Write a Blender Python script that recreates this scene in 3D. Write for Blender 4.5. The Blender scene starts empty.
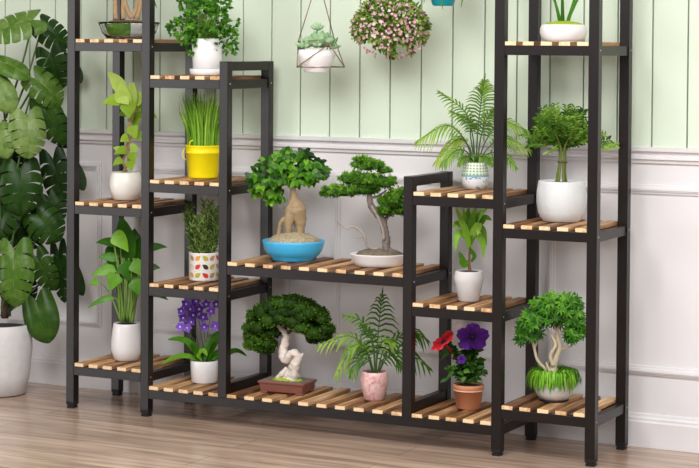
import bpy, math, random
from mathutils import Vector, Matrix, noise

C = bpy.context.scene.collection
S = bpy.context.scene
V = Vector
PI = math.pi

# ------------------------------------------------------------------ camera
YAW, PITCH, ROLL = 0.48326, 0.02617, 0.00699
r0 = V((math.cos(YAW), math.sin(YAW), 0)); f0 = V((-math.sin(YAW), math.cos(YAW), 0)); z0 = V((0, 0, 1))
fw = math.cos(PITCH) * f0 - math.sin(PITCH) * z0
u0 = math.sin(PITCH) * f0 + math.cos(PITCH) * z0
rt = math.cos(ROLL) * r0 + math.sin(ROLL) * u0
up = math.cos(ROLL) * u0 - math.sin(ROLL) * r0
cam = bpy.data.cameras.new('camera'); cam_o = bpy.data.objects.new('camera', cam); C.objects.link(cam_o)
M = Matrix((rt, up, -fw)).transposed().to_4x4(); M.translation = V((3.65856, -5.16608, 1.18073))
cam_o.matrix_world = M
cam.sensor_width = 36; cam.lens = 1949.95 / 699 * 36
cam.shift_x = (349.5 - 327.7) / 699; cam.shift_y = (95.24 - 234) / 699
S.camera = cam_o

# ------------------------------------------------------------------ world, lights, exposure
w = bpy.data.worlds.new('world'); S.world = w; w.use_nodes = True
w.node_tree.nodes['Background'].inputs[0].default_value = (0.95, 0.97, 1.0, 1)
w.node_tree.nodes['Background'].inputs[1].default_value = 0.15

def area(name, loc, target, sx, sy, power, col=(1, 1, 1)):
    l = bpy.data.lights.new(name, 'AREA'); l.shape = 'RECTANGLE'; l.size = sx; l.size_y = sy
    l.energy = power; l.color = col
    o = bpy.data.objects.new(name, l); C.objects.link(o); o.location = loc
    o.rotation_euler = (V(target) - V(loc)).to_track_quat('-Z', 'Y').to_euler()
    return o
area('wall_fill_right', (3.9, -1.7, 1.8), (1.3, 0.3, 0.8), 1.8, 2.0, 34, (1, 0.985, 0.99))  # added area light, no window there; brightens the wall towards the right
area('softbox_left', (-3.4, -4.9, 1.2), (0.6, 0.2, 0.6), 1.7, 1.9, 85, (1, 0.975, 0.985))  # unseen softbox, added so the left posts catch a sheen
area('overhead_fill_front', (1.75, -2.1, 2.6), (1.1, 0.2, 0.7), 3.0, 1.7, 120, (1, 0.985, 0.97))  # added overhead fill without a fixture; lights pot fronts and wall

S.view_settings.view_transform = 'Standard'; S.view_settings.look = 'None'
S.view_settings.gamma = 1; S.view_settings.use_curve_mapping = False
S.view_settings.exposure = 0.2

# ------------------------------------------------------------------ materials
def new_mat(name):
    m = bpy.data.materials.new(name); m.use_nodes = True
    return m, m.node_tree.nodes, m.node_tree.links, m.node_tree.nodes['Principled BSDF']

def plain(name, col, rough=0.5, var=0.06, scale=30, metal=0, bump=0.0, spec=0.5, trans=0, ior=1.45):
    m, n, l, b = new_mat(name)
    tc = n.new('ShaderNodeTexCoord'); nz = n.new('ShaderNodeTexNoise'); nz.inputs['Scale'].default_value = scale
    nz.inputs['Detail'].default_value = 4
    l.new(tc.outputs['Object'], nz.inputs['Vector'])
    mx = n.new('ShaderNodeMix'); mx.data_type = 'RGBA'
    mx.inputs['A'].default_value = (*[max(0, c * (1 - var)) for c in col], 1)
    mx.inputs['B'].default_value = (*[min(1, c * (1 + var)) for c in col], 1)
    l.new(nz.outputs['Fac'], mx.inputs['Factor']); l.new(mx.outputs['Result'], b.inputs['Base Color'])
    b.inputs['Roughness'].default_value = rough; b.inputs['Metallic'].default_value = metal
    b.inputs['Specular IOR Level'].default_value = spec; b.inputs['IOR'].default_value = ior
    b.inputs['Transmission Weight'].default_value = trans
    if bump:
        bp = n.new('ShaderNodeBump'); bp.inputs['Strength'].default_value = bump; bp.inputs['Distance'].default_value = 0.002
        l.new(nz.outputs['Fac'], bp.inputs['Height']); l.new(bp.outputs['Normal'], b.inputs['Normal'])
    return m

def leafm(name, cols, rough=0.42, trans=0.16, spec=0.22):
    """leaf colours picked per leaf from the mesh attribute 'tone'"""
    m, n, l, b = new_mat(name)
    at = n.new('ShaderNodeAttribute'); at.attribute_name = 'tone'
    tc = n.new('ShaderNodeTexCoord'); nz = n.new('ShaderNodeTexNoise'); nz.inputs['Scale'].default_value = 60
    l.new(tc.outputs['Object'], nz.inputs['Vector'])
    ma = n.new('ShaderNodeMath'); ma.operation = 'MULTIPLY_ADD'
    l.new(nz.outputs['Fac'], ma.inputs[0]); ma.inputs[1].default_value = 0.3
    sb = n.new('ShaderNodeMath'); sb.operation = 'SUBTRACT'; l.new(at.outputs['Fac'], sb.inputs[0]); sb.inputs[1].default_value = 0.15
    l.new(sb.outputs[0], ma.inputs[2])
    cr = n.new('ShaderNodeValToRGB'); e = cr.color_ramp.elements
    e[0].color = (*cols[0], 1); e[1].color = (*cols[-1], 1)
    for i, c in enumerate(cols[1:-1]):
        x = e.new((i + 1) / (len(cols) - 1)); x.color = (*c, 1)
    l.new(ma.outputs[0], cr.inputs['Fac']); l.new(cr.outputs['Color'], b.inputs['Base Color'])
    b.inputs['Roughness'].default_value = rough; b.inputs['Specular IOR Level'].default_value = spec
    tr = n.new('ShaderNodeBsdfTranslucent'); l.new(cr.outputs['Color'], tr.inputs['Color'])
    ms = n.new('ShaderNodeMixShader'); ms.inputs[0].default_value = trans
    l.new(b.outputs[0], ms.inputs[1]); l.new(tr.outputs[0], ms.inputs[2])
    l.new(ms.outputs[0], n['Material Output'].inputs['Surface'])
    return m

def wood_slat():
    m, n, l, b = new_mat('charred_pine')
    at = n.new('ShaderNodeAttribute'); at.attribute_name = 'tone'
    tc = n.new('ShaderNodeTexCoord')
    mp = n.new('ShaderNodeMapping'); mp.inputs['Scale'].default_value = (75, 7, 60)
    l.new(tc.outputs['Object'], mp.inputs['Vector'])
    nz = n.new('ShaderNodeTexNoise'); nz.inputs['Scale'].default_value = 1.0; nz.inputs['Detail'].default_value = 5
    l.new(mp.outputs[0], nz.inputs['Vector'])
    ma = n.new('ShaderNodeMath'); ma.operation = 'MULTIPLY_ADD'; l.new(nz.outputs['Fac'], ma.inputs[0]); ma.inputs[1].default_value = 1.5
    sb = n.new('ShaderNodeMath'); sb.operation = 'SUBTRACT'; l.new(at.outputs['Fac'], sb.inputs[0]); sb.inputs[1].default_value = 0.75
    l.new(sb.outputs[0], ma.inputs[2])
    cr = n.new('ShaderNodeValToRGB'); e = cr.color_ramp.elements
    e[0].color = (0.13, 0.055, 0.022, 1); e[1].color = (0.86, 0.63, 0.38, 1)
    x = e.new(0.35); x.color = (0.37, 0.18, 0.075, 1)
    x = e.new(0.62); x.color = (0.62, 0.36, 0.17, 1)
    l.new(ma.outputs[0], cr.inputs['Fac']); l.new(cr.outputs['Color'], b.inputs['Base Color'])
    b.inputs['Roughness'].default_value = 0.5
    return m

def floor_mat():
    m, n, l, b = new_mat('laminate_floor')
    tc = n.new('ShaderNodeTexCoord')
    br = n.new('ShaderNodeTexBrick'); br.inputs['Scale'].default_value = 1.0
    br.inputs['Brick Width'].default_value = 1.25; br.inputs['Row Height'].default_value = 0.135
    br.inputs['Mortar Size'].default_value = 0.0012; br.inputs['Mortar Smooth'].default_value = 0.2
    br.inputs['Color1'].default_value = (0.41, 0.3, 0.23, 1); br.inputs['Color2'].default_value = (0.56, 0.42, 0.33, 1)
    br.inputs['Mortar'].default_value = (0.22, 0.15, 0.11, 1); br.offset = 0.37
    l.new(tc.outputs['Object'], br.inputs['Vector'])
    mp = n.new('ShaderNodeMapping'); mp.inputs['Scale'].default_value = (2.2, 26, 1); l.new(tc.outputs['Object'], mp.inputs['Vector'])
    nz = n.new('ShaderNodeTexNoise'); nz.inputs['Scale'].default_value = 1.1; nz.inputs['Detail'].default_value = 7; nz.inputs['Distortion'].default_value = 0.6
    l.new(mp.outputs[0], nz.inputs['Vector'])
    cr = n.new('ShaderNodeValToRGB'); e = cr.color_ramp.elements
    e[0].position = 0.32; e[0].color = (0.62, 0.57, 0.53, 1); e[1].position = 0.72; e[1].color = (1.22, 1.2, 1.18, 1)
    l.new(nz.outputs['Fac'], cr.inputs['Fac'])
    mx = n.new('ShaderNodeMix'); mx.data_type = 'RGBA'; mx.blend_type = 'MULTIPLY'; mx.inputs['Factor'].default_value = 1
    l.new(br.outputs['Color'], mx.inputs['A']); l.new(cr.outputs['Color'], mx.inputs['B'])
    l.new(mx.outputs['Result'], b.inputs['Base Color'])
    b.inputs['Roughness'].default_value = 0.22; b.inputs['Specular IOR Level'].default_value = 0.5
    return m

def marble_pink():
    m, n, l, b = new_mat('pink_marble')
    tc = n.new('ShaderNodeTexCoord')
    nz = n.new('ShaderNodeTexNoise'); nz.inputs['Scale'].default_value = 45; nz.inputs['Detail'].default_value = 7; nz.inputs['Distortion'].default_value = 2.2
    l.new(tc.outputs['Object'], nz.inputs['Vector'])
    cr = n.new('ShaderNodeValToRGB'); e = cr.color_ramp.elements
    e[0].position = 0.3; e[0].color = (0.58, 0.22, 0.21, 1); e[1].position = 0.62; e[1].color = (0.84, 0.6, 0.57, 1)
    x = e.new(0.45); x.color = (0.76, 0.45, 0.43, 1)
    l.new(nz.outputs['Fac'], cr.inputs['Fac']); l.new(cr.outputs['Color'], b.inputs['Base Color'])
    b.inputs['Roughness'].default_value = 0.4
    return m

def blue_white():
    """white glaze: green woven net with teal lines on the upper half, blue sprigs on the lower"""
    m, n, l, b = new_mat('blue_white_glaze')
    tc = n.new('ShaderNodeTexCoord'); sp = n.new('ShaderNodeSeparateXYZ'); l.new(tc.outputs['Object'], sp.inputs[0])
    def math_(op, a, c=None):
        k = n.new('ShaderNodeMath'); k.operation = op
        for i, v in enumerate((a, c)):
            if v is None: continue
            if isinstance(v, (int, float)): k.inputs[i].default_value = v
            else: l.new(v, k.inputs[i])
        return k.outputs[0]
    an = math_('ARCTAN2', sp.outputs['Y'], sp.outputs['X'])
    lines_v = math_('GREATER_THAN', math_('FRACT', math_('MULTIPLY', an, 24 / (2 * PI))), 0.66)
    lines_h = math_('GREATER_THAN', math_('FRACT', math_('MULTIPLY', sp.outputs['Z'], 115)), 0.62)
    grid = math_('MAXIMUM', lines_v, lines_h)
    def mix(f, a, c):
        k = n.new('ShaderNodeMix'); k.data_type = 'RGBA'; l.new(f, k.inputs['Factor'])
        for nm, v in (('A', a), ('B', c)):
            if isinstance(v, tuple): k.inputs[nm].default_value = (*v, 1)
            else: l.new(v, k.inputs[nm])
        return k.outputs['Result']
    net = mix(grid, (0.30, 0.42, 0.13), (0.75, 0.82, 0.78))
    vo = n.new('ShaderNodeTexNoise'); vo.inputs['Scale'].default_value = 95; vo.inputs['Detail'].default_value = 2
    l.new(tc.outputs['Object'], vo.inputs['Vector'])
    spr = mix(math_('GREATER_THAN', vo.outputs['Fac'], 0.6), (0.8, 0.82, 0.84), (0.25, 0.36, 0.5))
    band = mix(math_('GREATER_THAN', sp.outputs['Z'], 0.038), spr, (0.2, 0.42, 0.5))
    c = mix(math_('GREATER_THAN', sp.outputs['Z'], 0.044), band, net)
    l.new(c, b.inputs['Base Color']); b.inputs['Roughness'].default_value = 0.3
    return m

MT = dict(
    rack=plain('espresso_lacquer', (0.0065, 0.0036, 0.0033), 0.36, 0.1, 20, spec=0.5),
    rubber=plain('black_rubber', (0.01, 0.01, 0.01), 0.6),
    screw=plain('screw_metal', (0.7, 0.68, 0.66), 0.35, metal=0.8),
    slat=wood_slat(), floor=floor_mat(),
    white_wall=plain('white_wainscot', (0.72, 0.7, 0.71), 0.6, 0.02, 6),
    green_wall=plain('sage_boards', (0.615, 0.7, 0.57), 0.65, 0.035, 5),
    groove=plain('groove_backing', (0.2, 0.24, 0.2), 0.8),
    ceiling=plain('ceiling_white', (0.8, 0.8, 0.79), 0.8),
    white=plain('white_ceramic', (0.84, 0.815, 0.815), 0.3, 0.02, 12),
    cream=plain('cream_ceramic', (0.9, 0.86, 0.8), 0.3, 0.02, 12),
    stone=plain('grey_white_stone', (0.66, 0.64, 0.64), 0.65, 0.1, 40, bump=0.25),
    dimple=plain('dimpled_white', (0.72, 0.74, 0.75), 0.4, 0.05, 110, bump=0.5),
    yellow=plain('yellow_enamel', (1.0, 0.8, 0.002), 0.42, 0.03),
    blue=plain('blue_glaze', (0.06, 0.45, 0.78), 0.28, 0.06, 25),
    brown=plain('red_brown_clay', (0.2, 0.07, 0.05), 0.45, 0.15, 60),
    terra=plain('terracotta', (0.62, 0.25, 0.125), 0.65, 0.08, 40),
    terra_line=plain('pale_terracotta', (0.75, 0.48, 0.36), 0.65),
    soil=plain('soil', (0.035, 0.022, 0.014), 0.9, 0.5, 200, bump=0.6),
    gravel=plain('sand_gravel', (0.38, 0.31, 0.2), 0.85, 0.95, 150, bump=0.9),
    brown_gravel=plain('brown_gravel', (0.18, 0.14, 0.1), 0.85, 0.95, 140, bump=0.9),
    moss=plain('green_moss', (0.09, 0.24, 0.015), 0.85, 0.55, 160, bump=0.9),
    lime_moss=plain('lime_moss', (0.32, 0.42, 0.03), 0.8, 0.3, 120, bump=0.7),
    pink=marble_pink(), net=blue_white(),
    bark=plain('tan_bark', (0.42, 0.28, 0.15), 0.7, 0.3, 70, bump=0.5),
    ficus_bark=plain('ficus_bark', (0.33, 0.235, 0.13), 0.65, 0.28, 55, bump=0.5),
    pine_bark=plain('grey_brown_bark', (0.2, 0.16, 0.14), 0.8, 0.55, 90, bump=0.8),
    white_wood=plain('bleached_deadwood', (0.68, 0.6, 0.54), 0.6, 0.18, 50, bump=0.4),
    pale_bark=plain('pale_bark', (0.55, 0.46, 0.32), 0.65, 0.15, 60, bump=0.3),
    dark_bark=plain('dark_brown_stem', (0.09, 0.05, 0.03), 0.8, 0.3, 60),
    stem=plain('green_stem', (0.17, 0.3, 0.05), 0.5, 0.15, 40),
    dark_stem=plain('deep_green_stem', (0.05, 0.11, 0.025), 0.5, 0.15, 40),
    red_stem=plain('red_brown_stem', (0.17, 0.07, 0.035), 0.6, 0.2, 40),
    wire=plain('bronze_wire', (0.26, 0.17, 0.11), 0.4, metal=0.6),
    teal=plain('teal_glaze', (0.0, 0.27, 0.33), 0.3),
    glass=plain('clear_glass', (0.93, 0.96, 0.95), 0.03, 0.0, trans=1.0),
    succ=leafm('succulent_leaf', [(0.07, 0.18, 0.07), (0.25, 0.42, 0.22), (0.45, 0.6, 0.37)], 0.5, 0.05),
    monstera=leafm('monstera_leaf', [(0.004, 0.014, 0.002), (0.02, 0.065, 0.008), (0.07, 0.155, 0.016), (0.27, 0.37, 0.12)], 0.33, 0.12),
    lime=leafm('lime_leaf', [(0.080, 0.165, 0.006), (0.281, 0.451, 0.026), (0.500, 0.650, 0.144)], 0.42),
    lily=leafm('lily_leaf', [(0.010, 0.045, 0.003), (0.051, 0.204, 0.008), (0.220, 0.470, 0.036)], 0.33),
    fern=leafm('fern_leaf', [(0.010, 0.050, 0.003), (0.064, 0.230, 0.013), (0.220, 0.500, 0.054)], 0.45),
    chive=leafm('chive_blade', [(0.030, 0.100, 0.004), (0.170, 0.399, 0.020), (0.420, 0.660, 0.096)], 0.45),
    rosemary=leafm('rosemary_needle', [(0.020, 0.045, 0.007), (0.102, 0.187, 0.031), (0.300, 0.430, 0.120)], 0.5),
    orchid=leafm('orchid_leaf', [(0.010, 0.050, 0.004), (0.060, 0.212, 0.010), (0.220, 0.440, 0.036)], 0.35),
    violet=leafm('violet_petal', [(0.07, 0.02, 0.24), (0.2, 0.07, 0.6), (0.42, 0.24, 0.82)], 0.5),
    violet_eye=plain('pale_violet', (0.75, 0.6, 0.9), 0.5),
    ficus=leafm('ficus_leaf', [(0.006, 0.032, 0.002), (0.055, 0.2, 0.007), (0.27, 0.52, 0.04)], 0.35),
    pine=leafm('pine_needle', [(0.010, 0.040, 0.002), (0.064, 0.196, 0.008), (0.240, 0.460, 0.030)], 0.5),
    juniper=leafm('juniper_leaf', [(0.006, 0.022, 0.001), (0.042, 0.115, 0.005), (0.14, 0.29, 0.015)], 0.6),
    palm=leafm('palm_leaflet', [(0.010, 0.037, 0.004), (0.060, 0.170, 0.010), (0.300, 0.470, 0.060)], 0.4),
    areca=leafm('areca_leaflet', [(0.018, 0.050, 0.004), (0.119, 0.255, 0.018), (0.400, 0.540, 0.090)], 0.4),
    drac=leafm('dracaena_leaf', [(0.020, 0.080, 0.004), (0.128, 0.340, 0.015), (0.360, 0.600, 0.072)], 0.35),
    pansy=leafm('petunia_leaf', [(0.006, 0.028, 0.003), (0.034, 0.119, 0.010), (0.130, 0.300, 0.030)], 0.5),
    purple=leafm('purple_petal', [(0.03, 0.003, 0.085), (0.085, 0.008, 0.22), (0.16, 0.03, 0.4)], 0.55, 0.15),
    red=leafm('red_petal', [(0.35, 0.006, 0.02), (0.65, 0.02, 0.035), (0.85, 0.08, 0.09)], 0.55, 0.15),
    dark_eye=plain('dark_purple_eye', (0.012, 0.002, 0.03), 0.6),
    aralia=leafm('aralia_leaf', [(0.006, 0.035, 0.002), (0.045, 0.19, 0.008), (0.2, 0.47, 0.04)], 0.42),
    spill=leafm('spill_grass', [(0.030, 0.130, 0.004), (0.136, 0.383, 0.015), (0.340, 0.660, 0.060)], 0.5),
    braid=leafm('braid_leaf', [(0.013, 0.043, 0.004), (0.085, 0.204, 0.015), (0.300, 0.460, 0.066)], 0.4),
    grey_wood=plain('grey_deadwood', (0.36, 0.31, 0.28), 0.65, 0.3, 60, bump=0.4),
    olive=plain('olive_stem', (0.13, 0.17, 0.03), 0.5, 0.25, 50),
    small=leafm('small_leaf', [(0.010, 0.045, 0.004), (0.068, 0.204, 0.015), (0.240, 0.450, 0.060)], 0.45),
    ball=leafm('ball_leaf', [(0.02, 0.045, 0.004), (0.1, 0.19, 0.016), (0.3, 0.42, 0.06)], 0.5),
    blossom=leafm('pink_petal', [(0.48, 0.17, 0.24), (0.68, 0.38, 0.42), (0.82, 0.66, 0.62)], 0.6, 0.25),
)

# ------------------------------------------------------------------ mesh building
class MB:
    def __init__(self): self.v = []; self.f = []; self.t = []; self.s = []
    def add(self, vs, fs, tone=0.5, smooth=True):
        o = len(self.v); self.v += [tuple(p) for p in vs]
        self.f += [tuple(i + o for i in q) for q in fs]
        self.t += [tone] * len(fs); self.s += [smooth] * len(fs)
    def box(self, a, b, tone=0.5):
        x0, y0, z0 = a; x1, y1, z1 = b
        vs = [(x0, y0, z0), (x1, y0, z0), (x1, y1, z0), (x0, y1, z0), (x0, y0, z1), (x1, y0, z1), (x1, y1, z1), (x0, y1, z1)]
        self.add(vs, [(0, 3, 2, 1), (4, 5, 6, 7), (0, 1, 5, 4), (1, 2, 6, 5), (2, 3, 7, 6), (3, 0, 4, 7)], tone, False)
    def frustum(self, hx0, hy0, za, hx1, hy1, zb, c=(0, 0), tone=0.5):
        vs = [(c[0] + sx * hx, c[1] + sy * hy, z) for hx, hy, z in ((hx0, hy0, za), (hx1, hy1, zb)) for sx, sy in ((-1, -1), (1, -1), (1, 1), (-1, 1))]
        self.add(vs, [(0, 3, 2, 1), (4, 5, 6, 7), (0, 1, 5, 4), (1, 2, 6, 5), (2, 3, 7, 6), (3, 0, 4, 7)], tone, False)
    def lathe(self, prof, n=40, c=(0, 0, 0), sy=1.0, tone=0.5, wob=0):
        vs = []; fs = []
        for i, (r, z) in enumerate(prof):
            for k in range(n):
                a = 2 * PI * k / n
                rr = max(r, 1e-4) * (1 + (wob * noise.noise(V((math.cos(a) * 2, math.sin(a) * 2, z * 60))) if wob else 0))
                vs.append((c[0] + rr * math.cos(a), c[1] + rr * math.sin(a) * sy, c[2] + z))
        for i in range(len(prof) - 1):
            for k in range(n):
                k2 = (k + 1) % n
                fs.append((i * n + k, i * n + k2, (i + 1) * n + k2, (i + 1) * n + k))
        fs.append(tuple(range(n))[::-1]); fs.append(tuple((len(prof) - 1) * n + k for k in range(n)))
        self.add(vs, fs, tone)
    def tube(self, pts, rad, n=8, tone=0.5, lump=0):
        pts = [V(p) for p in pts]; m = len(pts)
        if not isinstance(rad, (list, tuple)): rad = [rad] * m
        ref = V((0.3, 0.9, 0.2)); vs = []
        for i, p in enumerate(pts):
            t = (pts[min(i + 1, m - 1)] - pts[max(i - 1, 0)]).normalized()
            a = ref - t * ref.dot(t)
            if a.length < 1e-3: a = V((1, 0, 0)) - t * t.x
            a.normalize(); ref = a; b = t.cross(a)
            for k in range(n):
                q = 2 * PI * k / n; r = rad[i]
                if lump: r *= 1 + lump * noise.noise(V((math.cos(q) * 1.3, math.sin(q) * 1.3, i * 0.55)))
                vs.append(p + (a * math.cos(q) + b * math.sin(q)) * r)
        fs = [(i * n + k, i * n + (k + 1) % n, (i + 1) * n + (k + 1) % n, (i + 1) * n + k) for i in range(m - 1) for k in range(n)]
        fs += [tuple(range(n))[::-1], tuple((m - 1) * n + k for k in range(n))]
        self.add(vs, fs, tone)
    def blade(self, pts, wid, nrm=(0, 0, 1), fold=0.25, tone=0.5):
        pts = [V(p) for p in pts]; m = len(pts); nrm = V(nrm); vs = []
        for i, p in enumerate(pts):
            t = (pts[min(i + 1, m - 1)] - pts[max(i - 1, 0)]).normalized()
            s = t.cross(nrm)
            if s.length < 1e-3: s = t.cross(V((0.3, 1, 0.2)))
            s.normalize(); u = s.cross(t) ; w_ = wid[i]
            vs += [p + s * w_ + u * fold * w_, p, p - s * w_ + u * fold * w_]
        fs = []
        for i in range(m - 1):
            a = i * 3; b = a + 3
            fs += [(a, a + 1, b + 1, b), (a + 1, a + 2, b + 2, b + 1)]
        self.add(vs, fs, tone)
    def blob(self, c, r, amp=0.15, fr=2.0, seed=0, nu=18, nv=11, tone=0.5, zmin=-1):
        vs = []; fs = []
        for j in range(nv + 1):
            th = PI * j / nv
            for k in range(nu):
                ph = 2 * PI * k / nu
                d = V((math.sin(th) * math.cos(ph), math.sin(th) * math.sin(ph), max(zmin, math.cos(th))))
                q = 1 + amp * noise.noise(d * fr + V((seed * 7.3, seed * 3.1, 0)))
                vs.append((c[0] + d.x * r[0] * q, c[1] + d.y * r[1] * q, c[2] + d.z * r[2] * q))
        for j in range(nv):
            for k in range(nu):
                fs.append((j * nu + k, (j + 1) * nu + k, (j + 1) * nu + (k + 1) % nu, j * nu + (k + 1) % nu))
        self.add(vs, fs, tone)
    def build(self, name, mat, parent=None, bevel=0, loc=None):
        me = bpy.data.meshes.new(name); me.from_pydata(self.v, [], self.f); me.update()
        me.polygons.foreach_set('use_smooth', self.s)
        a = me.attributes.new('tone', 'FLOAT', 'FACE'); a.data.foreach_set('value', self.t)
        for m in (mat if isinstance(mat, list) else [mat]): me.materials.append(m)
        o = bpy.data.objects.new(name, me); C.objects.link(o)
        if parent: o.parent = parent
        if loc: o.location = loc
        if bevel:
            b = o.modifiers.new('bevel', 'BEVEL'); b.width = bevel; b.segments = 2; b.limit_method = 'ANGLE'
        return o

def tag(o, label, cat, group=None):
    o['label'] = label; o['category'] = cat
    if group: o['group'] = group
    return o
def struct(o): o['kind'] = 'structure'; return o

def cat(P, n=6):
    """smooth curve through the points"""
    P = [V(p) for p in P]; Q = [P[0] * 2 - P[1]] + P + [P[-1] * 2 - P[-2]]; out = []
    for i in range(1, len(Q) - 2):
        a, b, c, d = Q[i - 1:i + 3]
        for k in range(n):
            t = k / n
            out.append(0.5 * ((2 * b) + (c - a) * t + (2 * a - 5 * b + 4 * c - d) * t * t + (3 * b - a - 3 * c + d) * t ** 3))
    out.append(P[-1]); return out
def lerp(R, n):
    """resample a list of radii to n values"""
    out = []
    for i in range(n):
        x = i / (n - 1) * (len(R) - 1); k = min(int(x), len(R) - 2); out.append(R[k] + (R[k + 1] - R[k]) * (x - k))
    return out
def ctube(mb, P, R, n=6, sides=9, lump=0, tone=0.5):
    q = cat(P, n); mb.tube(q, lerp(R, len(q)), sides, tone, lump)
def prof(kind, t):
    if kind == 'oval': return math.sin(PI * t ** 0.75) ** 0.8
    if kind == 'heart': return (math.sin(PI * min(1, 0.12 + 0.88 * t) ** 0.6)) ** 0.9
    if kind == 'grass': return min(1, t * 6 + 0.5) * (1 - t) ** 0.5
    if kind == 'lance': return math.sin(PI * t ** 0.6) ** 0.9
    return 1 - t
def leaf(mb, a, b, width, nrm=(0, -1, 0.4), bow=0.0, kind='oval', seg=6, fold=0.2, tone=0.5, bowdir=(0, 0, 1)):
    """one leaf from base a to tip b; bow lifts its middle"""
    a, b = V(a), V(b); L = (b - a).length; pts = []; wid = []
    for i in range(seg + 1):
        t = i / seg
        pts.append(a.lerp(b, t) + V(bowdir) * (bow * L * 4 * t * (1 - t)))
        wid.append(max(0.0003, width * 0.5 * prof(kind, t)))
    mb.blade(pts, wid, nrm, fold, tone)
def rv(rng, s=1): return V((rng.uniform(-s, s), rng.uniform(-s, s), rng.uniform(-s, s)))
def rdir(rng):
    while True:
        q = rv(rng)
        if 0.05 < q.length < 1: return q.normalized()

class Plant:
    """an Empty at the base of a planter, turned so that its own x runs along the viewed breadth;
    P() turns sizes measured on the reference into metres in that frame"""
    def __init__(self, name, base, u, v, s, label, catg, group=None, rot=YAW):
        self.u, self.v, self.s = u, v, s
        o = bpy.data.objects.new(name, None); C.objects.link(o); o.location = V(base) + V((0, 0, 0.0006)); o.rotation_euler = (0, 0, rot)
        o.empty_display_size = 0.05
        tag(o, label, catg, group); self.o = o
    def P(self, px, py, b=0.0):
        return V(((px - self.u) / self.s + b * (px - 327.7) / 1950, b, (self.v - py) / self.s - b * (py - 46) / 1950))
    lim = (0.034, 0.252)
    def fit(self, mb):
        """keep leaves between the front and back posts by moving them along the plant's depth"""
        by = self.o.location.y; c_, s_ = math.cos(YAW), math.sin(YAW); lo, hi = self.lim; w_ = 0.045
        for i, (x, b, z) in enumerate(mb.v):
            y = by + x * s_ + b * c_; y2 = y
            if y > hi - w_: y2 = hi - w_ + w_ * math.tanh((y - hi + w_) / w_)
            elif y < lo + w_: y2 = lo + w_ - w_ * math.tanh((lo + w_ - y) / w_)
            if y2 != y:
                d = (y2 - y) / c_; px = self.u + x * self.s; py = self.v - z * self.s
                mb.v[i] = (x + d * (px - 327.7) / 1950, b + d, z - d * (py - 46) / 1950)
    def build(self, mb, name, mat, parent=None, **k):
        if name in ('foliage', 'leaf_stalk', 'twig', 'branch', 'flower_stalk', 'stem', 'dead_branch') and 'hanging' not in self.o.name: self.fit(mb)
        return mb.build(name, MT[mat], parent or self.o, **k)
    def pot(self, name, prof_, mat, n=44, **k):
        m = MB(); m.lathe(prof_, n, **k); return self.build(m, name, mat)
    def soil(self, r, z, mat='soil', h=0.004, name='soil', parent=None):
        m = MB(); m.lathe([(r, z - 0.006), (r, z), (r * 0.7, z + h), (0.001, z + h * 1.3)], 30, wob=0.02)
        return self.build(m, name, mat, parent)

# ------------------------------------------------------------------ the room
WY = 0.3443
m = MB(); m.box((-4, -6.5, -0.05), (5.5, WY, 0)); struct(m.build('floor', MT['floor']))
m = MB(); m.box((-4, WY, -0.05), (5.5, WY + 0.1, 2.6)); struct(m.build('wall_back', MT['white_wall']))
m = MB(); m.box((-4, -1.6, 2.6), (5.5, WY + 0.1, 2.65)); struct(m.build('ceiling', MT['ceiling']))
m = MB()
k0 = int((-4 + 0.499) / 0.1066)
for k in range(k0, int((5.5 + 0.499) / 0.1066)):
    x = -0.499 + 0.1066 * k
    m.box((x + 0.0022, WY - 0.012, 0.87), (x + 0.1044, WY - 0.0005, 2.6))
struct(m.build('trim_1', MT['green_wall'], bevel=0.0015))
m = MB(); m.box((-4, WY - 0.003, 0.87), (5.5, WY - 0.0002, 2.6)); struct(m.build('trim_2', MT['groove']))
def sweep_x(name, prof_, mat='white_wall'):
    """moulding profile (depth from the wall, height) run along the wall"""
    m = MB(); n = len(prof_)
    vs = [(x, WY - d, z) for x in (-4, 5.5) for d, z in prof_]
    m.add(vs, [(i, (i + 1) % n, n + (i + 1) % n, n + i) for i in range(n)] + [tuple(range(n))[::-1], tuple(range(n, 2 * n))], smooth=False)
    return struct(m.build(name, MT[mat]))
sweep_x('trim_3', [(0.0, 0.838), (0.008, 0.838), (0.010, 0.846), (0.018, 0.850), (0.018, 0.857), (0.011, 0.862), (0.012, 0.868), (0.026, 0.874), (0.028, 0.885), (0.0, 0.887)])
sweep_x('baseboard_back', [(0, 0.0005), (0.018, 0.0005), (0.018, 0.074), (0.013, 0.079), (0.013, 0.085), (0.008, 0.09), (0.006, 0.0975), (0, 0.099)])
def panel(name, xa, xb, za, zb):
    m = MB()
    for d, i0, i1 in ((0.006, 0.0, 0.027), (0.011, 0.006, 0.020), (0.014, 0.010, 0.016)):
        a0, a1, c0, c1 = xa + i0, xb - i0, za + i0, zb - i0; wd = i1 - i0
        m.box((a0, WY - d, c0), (a1, WY, c0 + wd)); m.box((a0, WY - d, c1 - wd), (a1, WY, c1))
        m.box((a0, WY - d, c0 + wd), (a0 + wd, WY, c1 - wd)); m.box((a1 - wd, WY - d, c0 + wd), (a1, WY, c1 - wd))
    struct(m.build(name, MT['white_wall']))
for i, xa in enumerate([-2.131, -1.401, -0.671, 0.059, 0.789, 1.519, 2.249]):
    panel('trim_%d' % (i + 4), xa, xa + 0.574, 0.213, 0.775)

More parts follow.
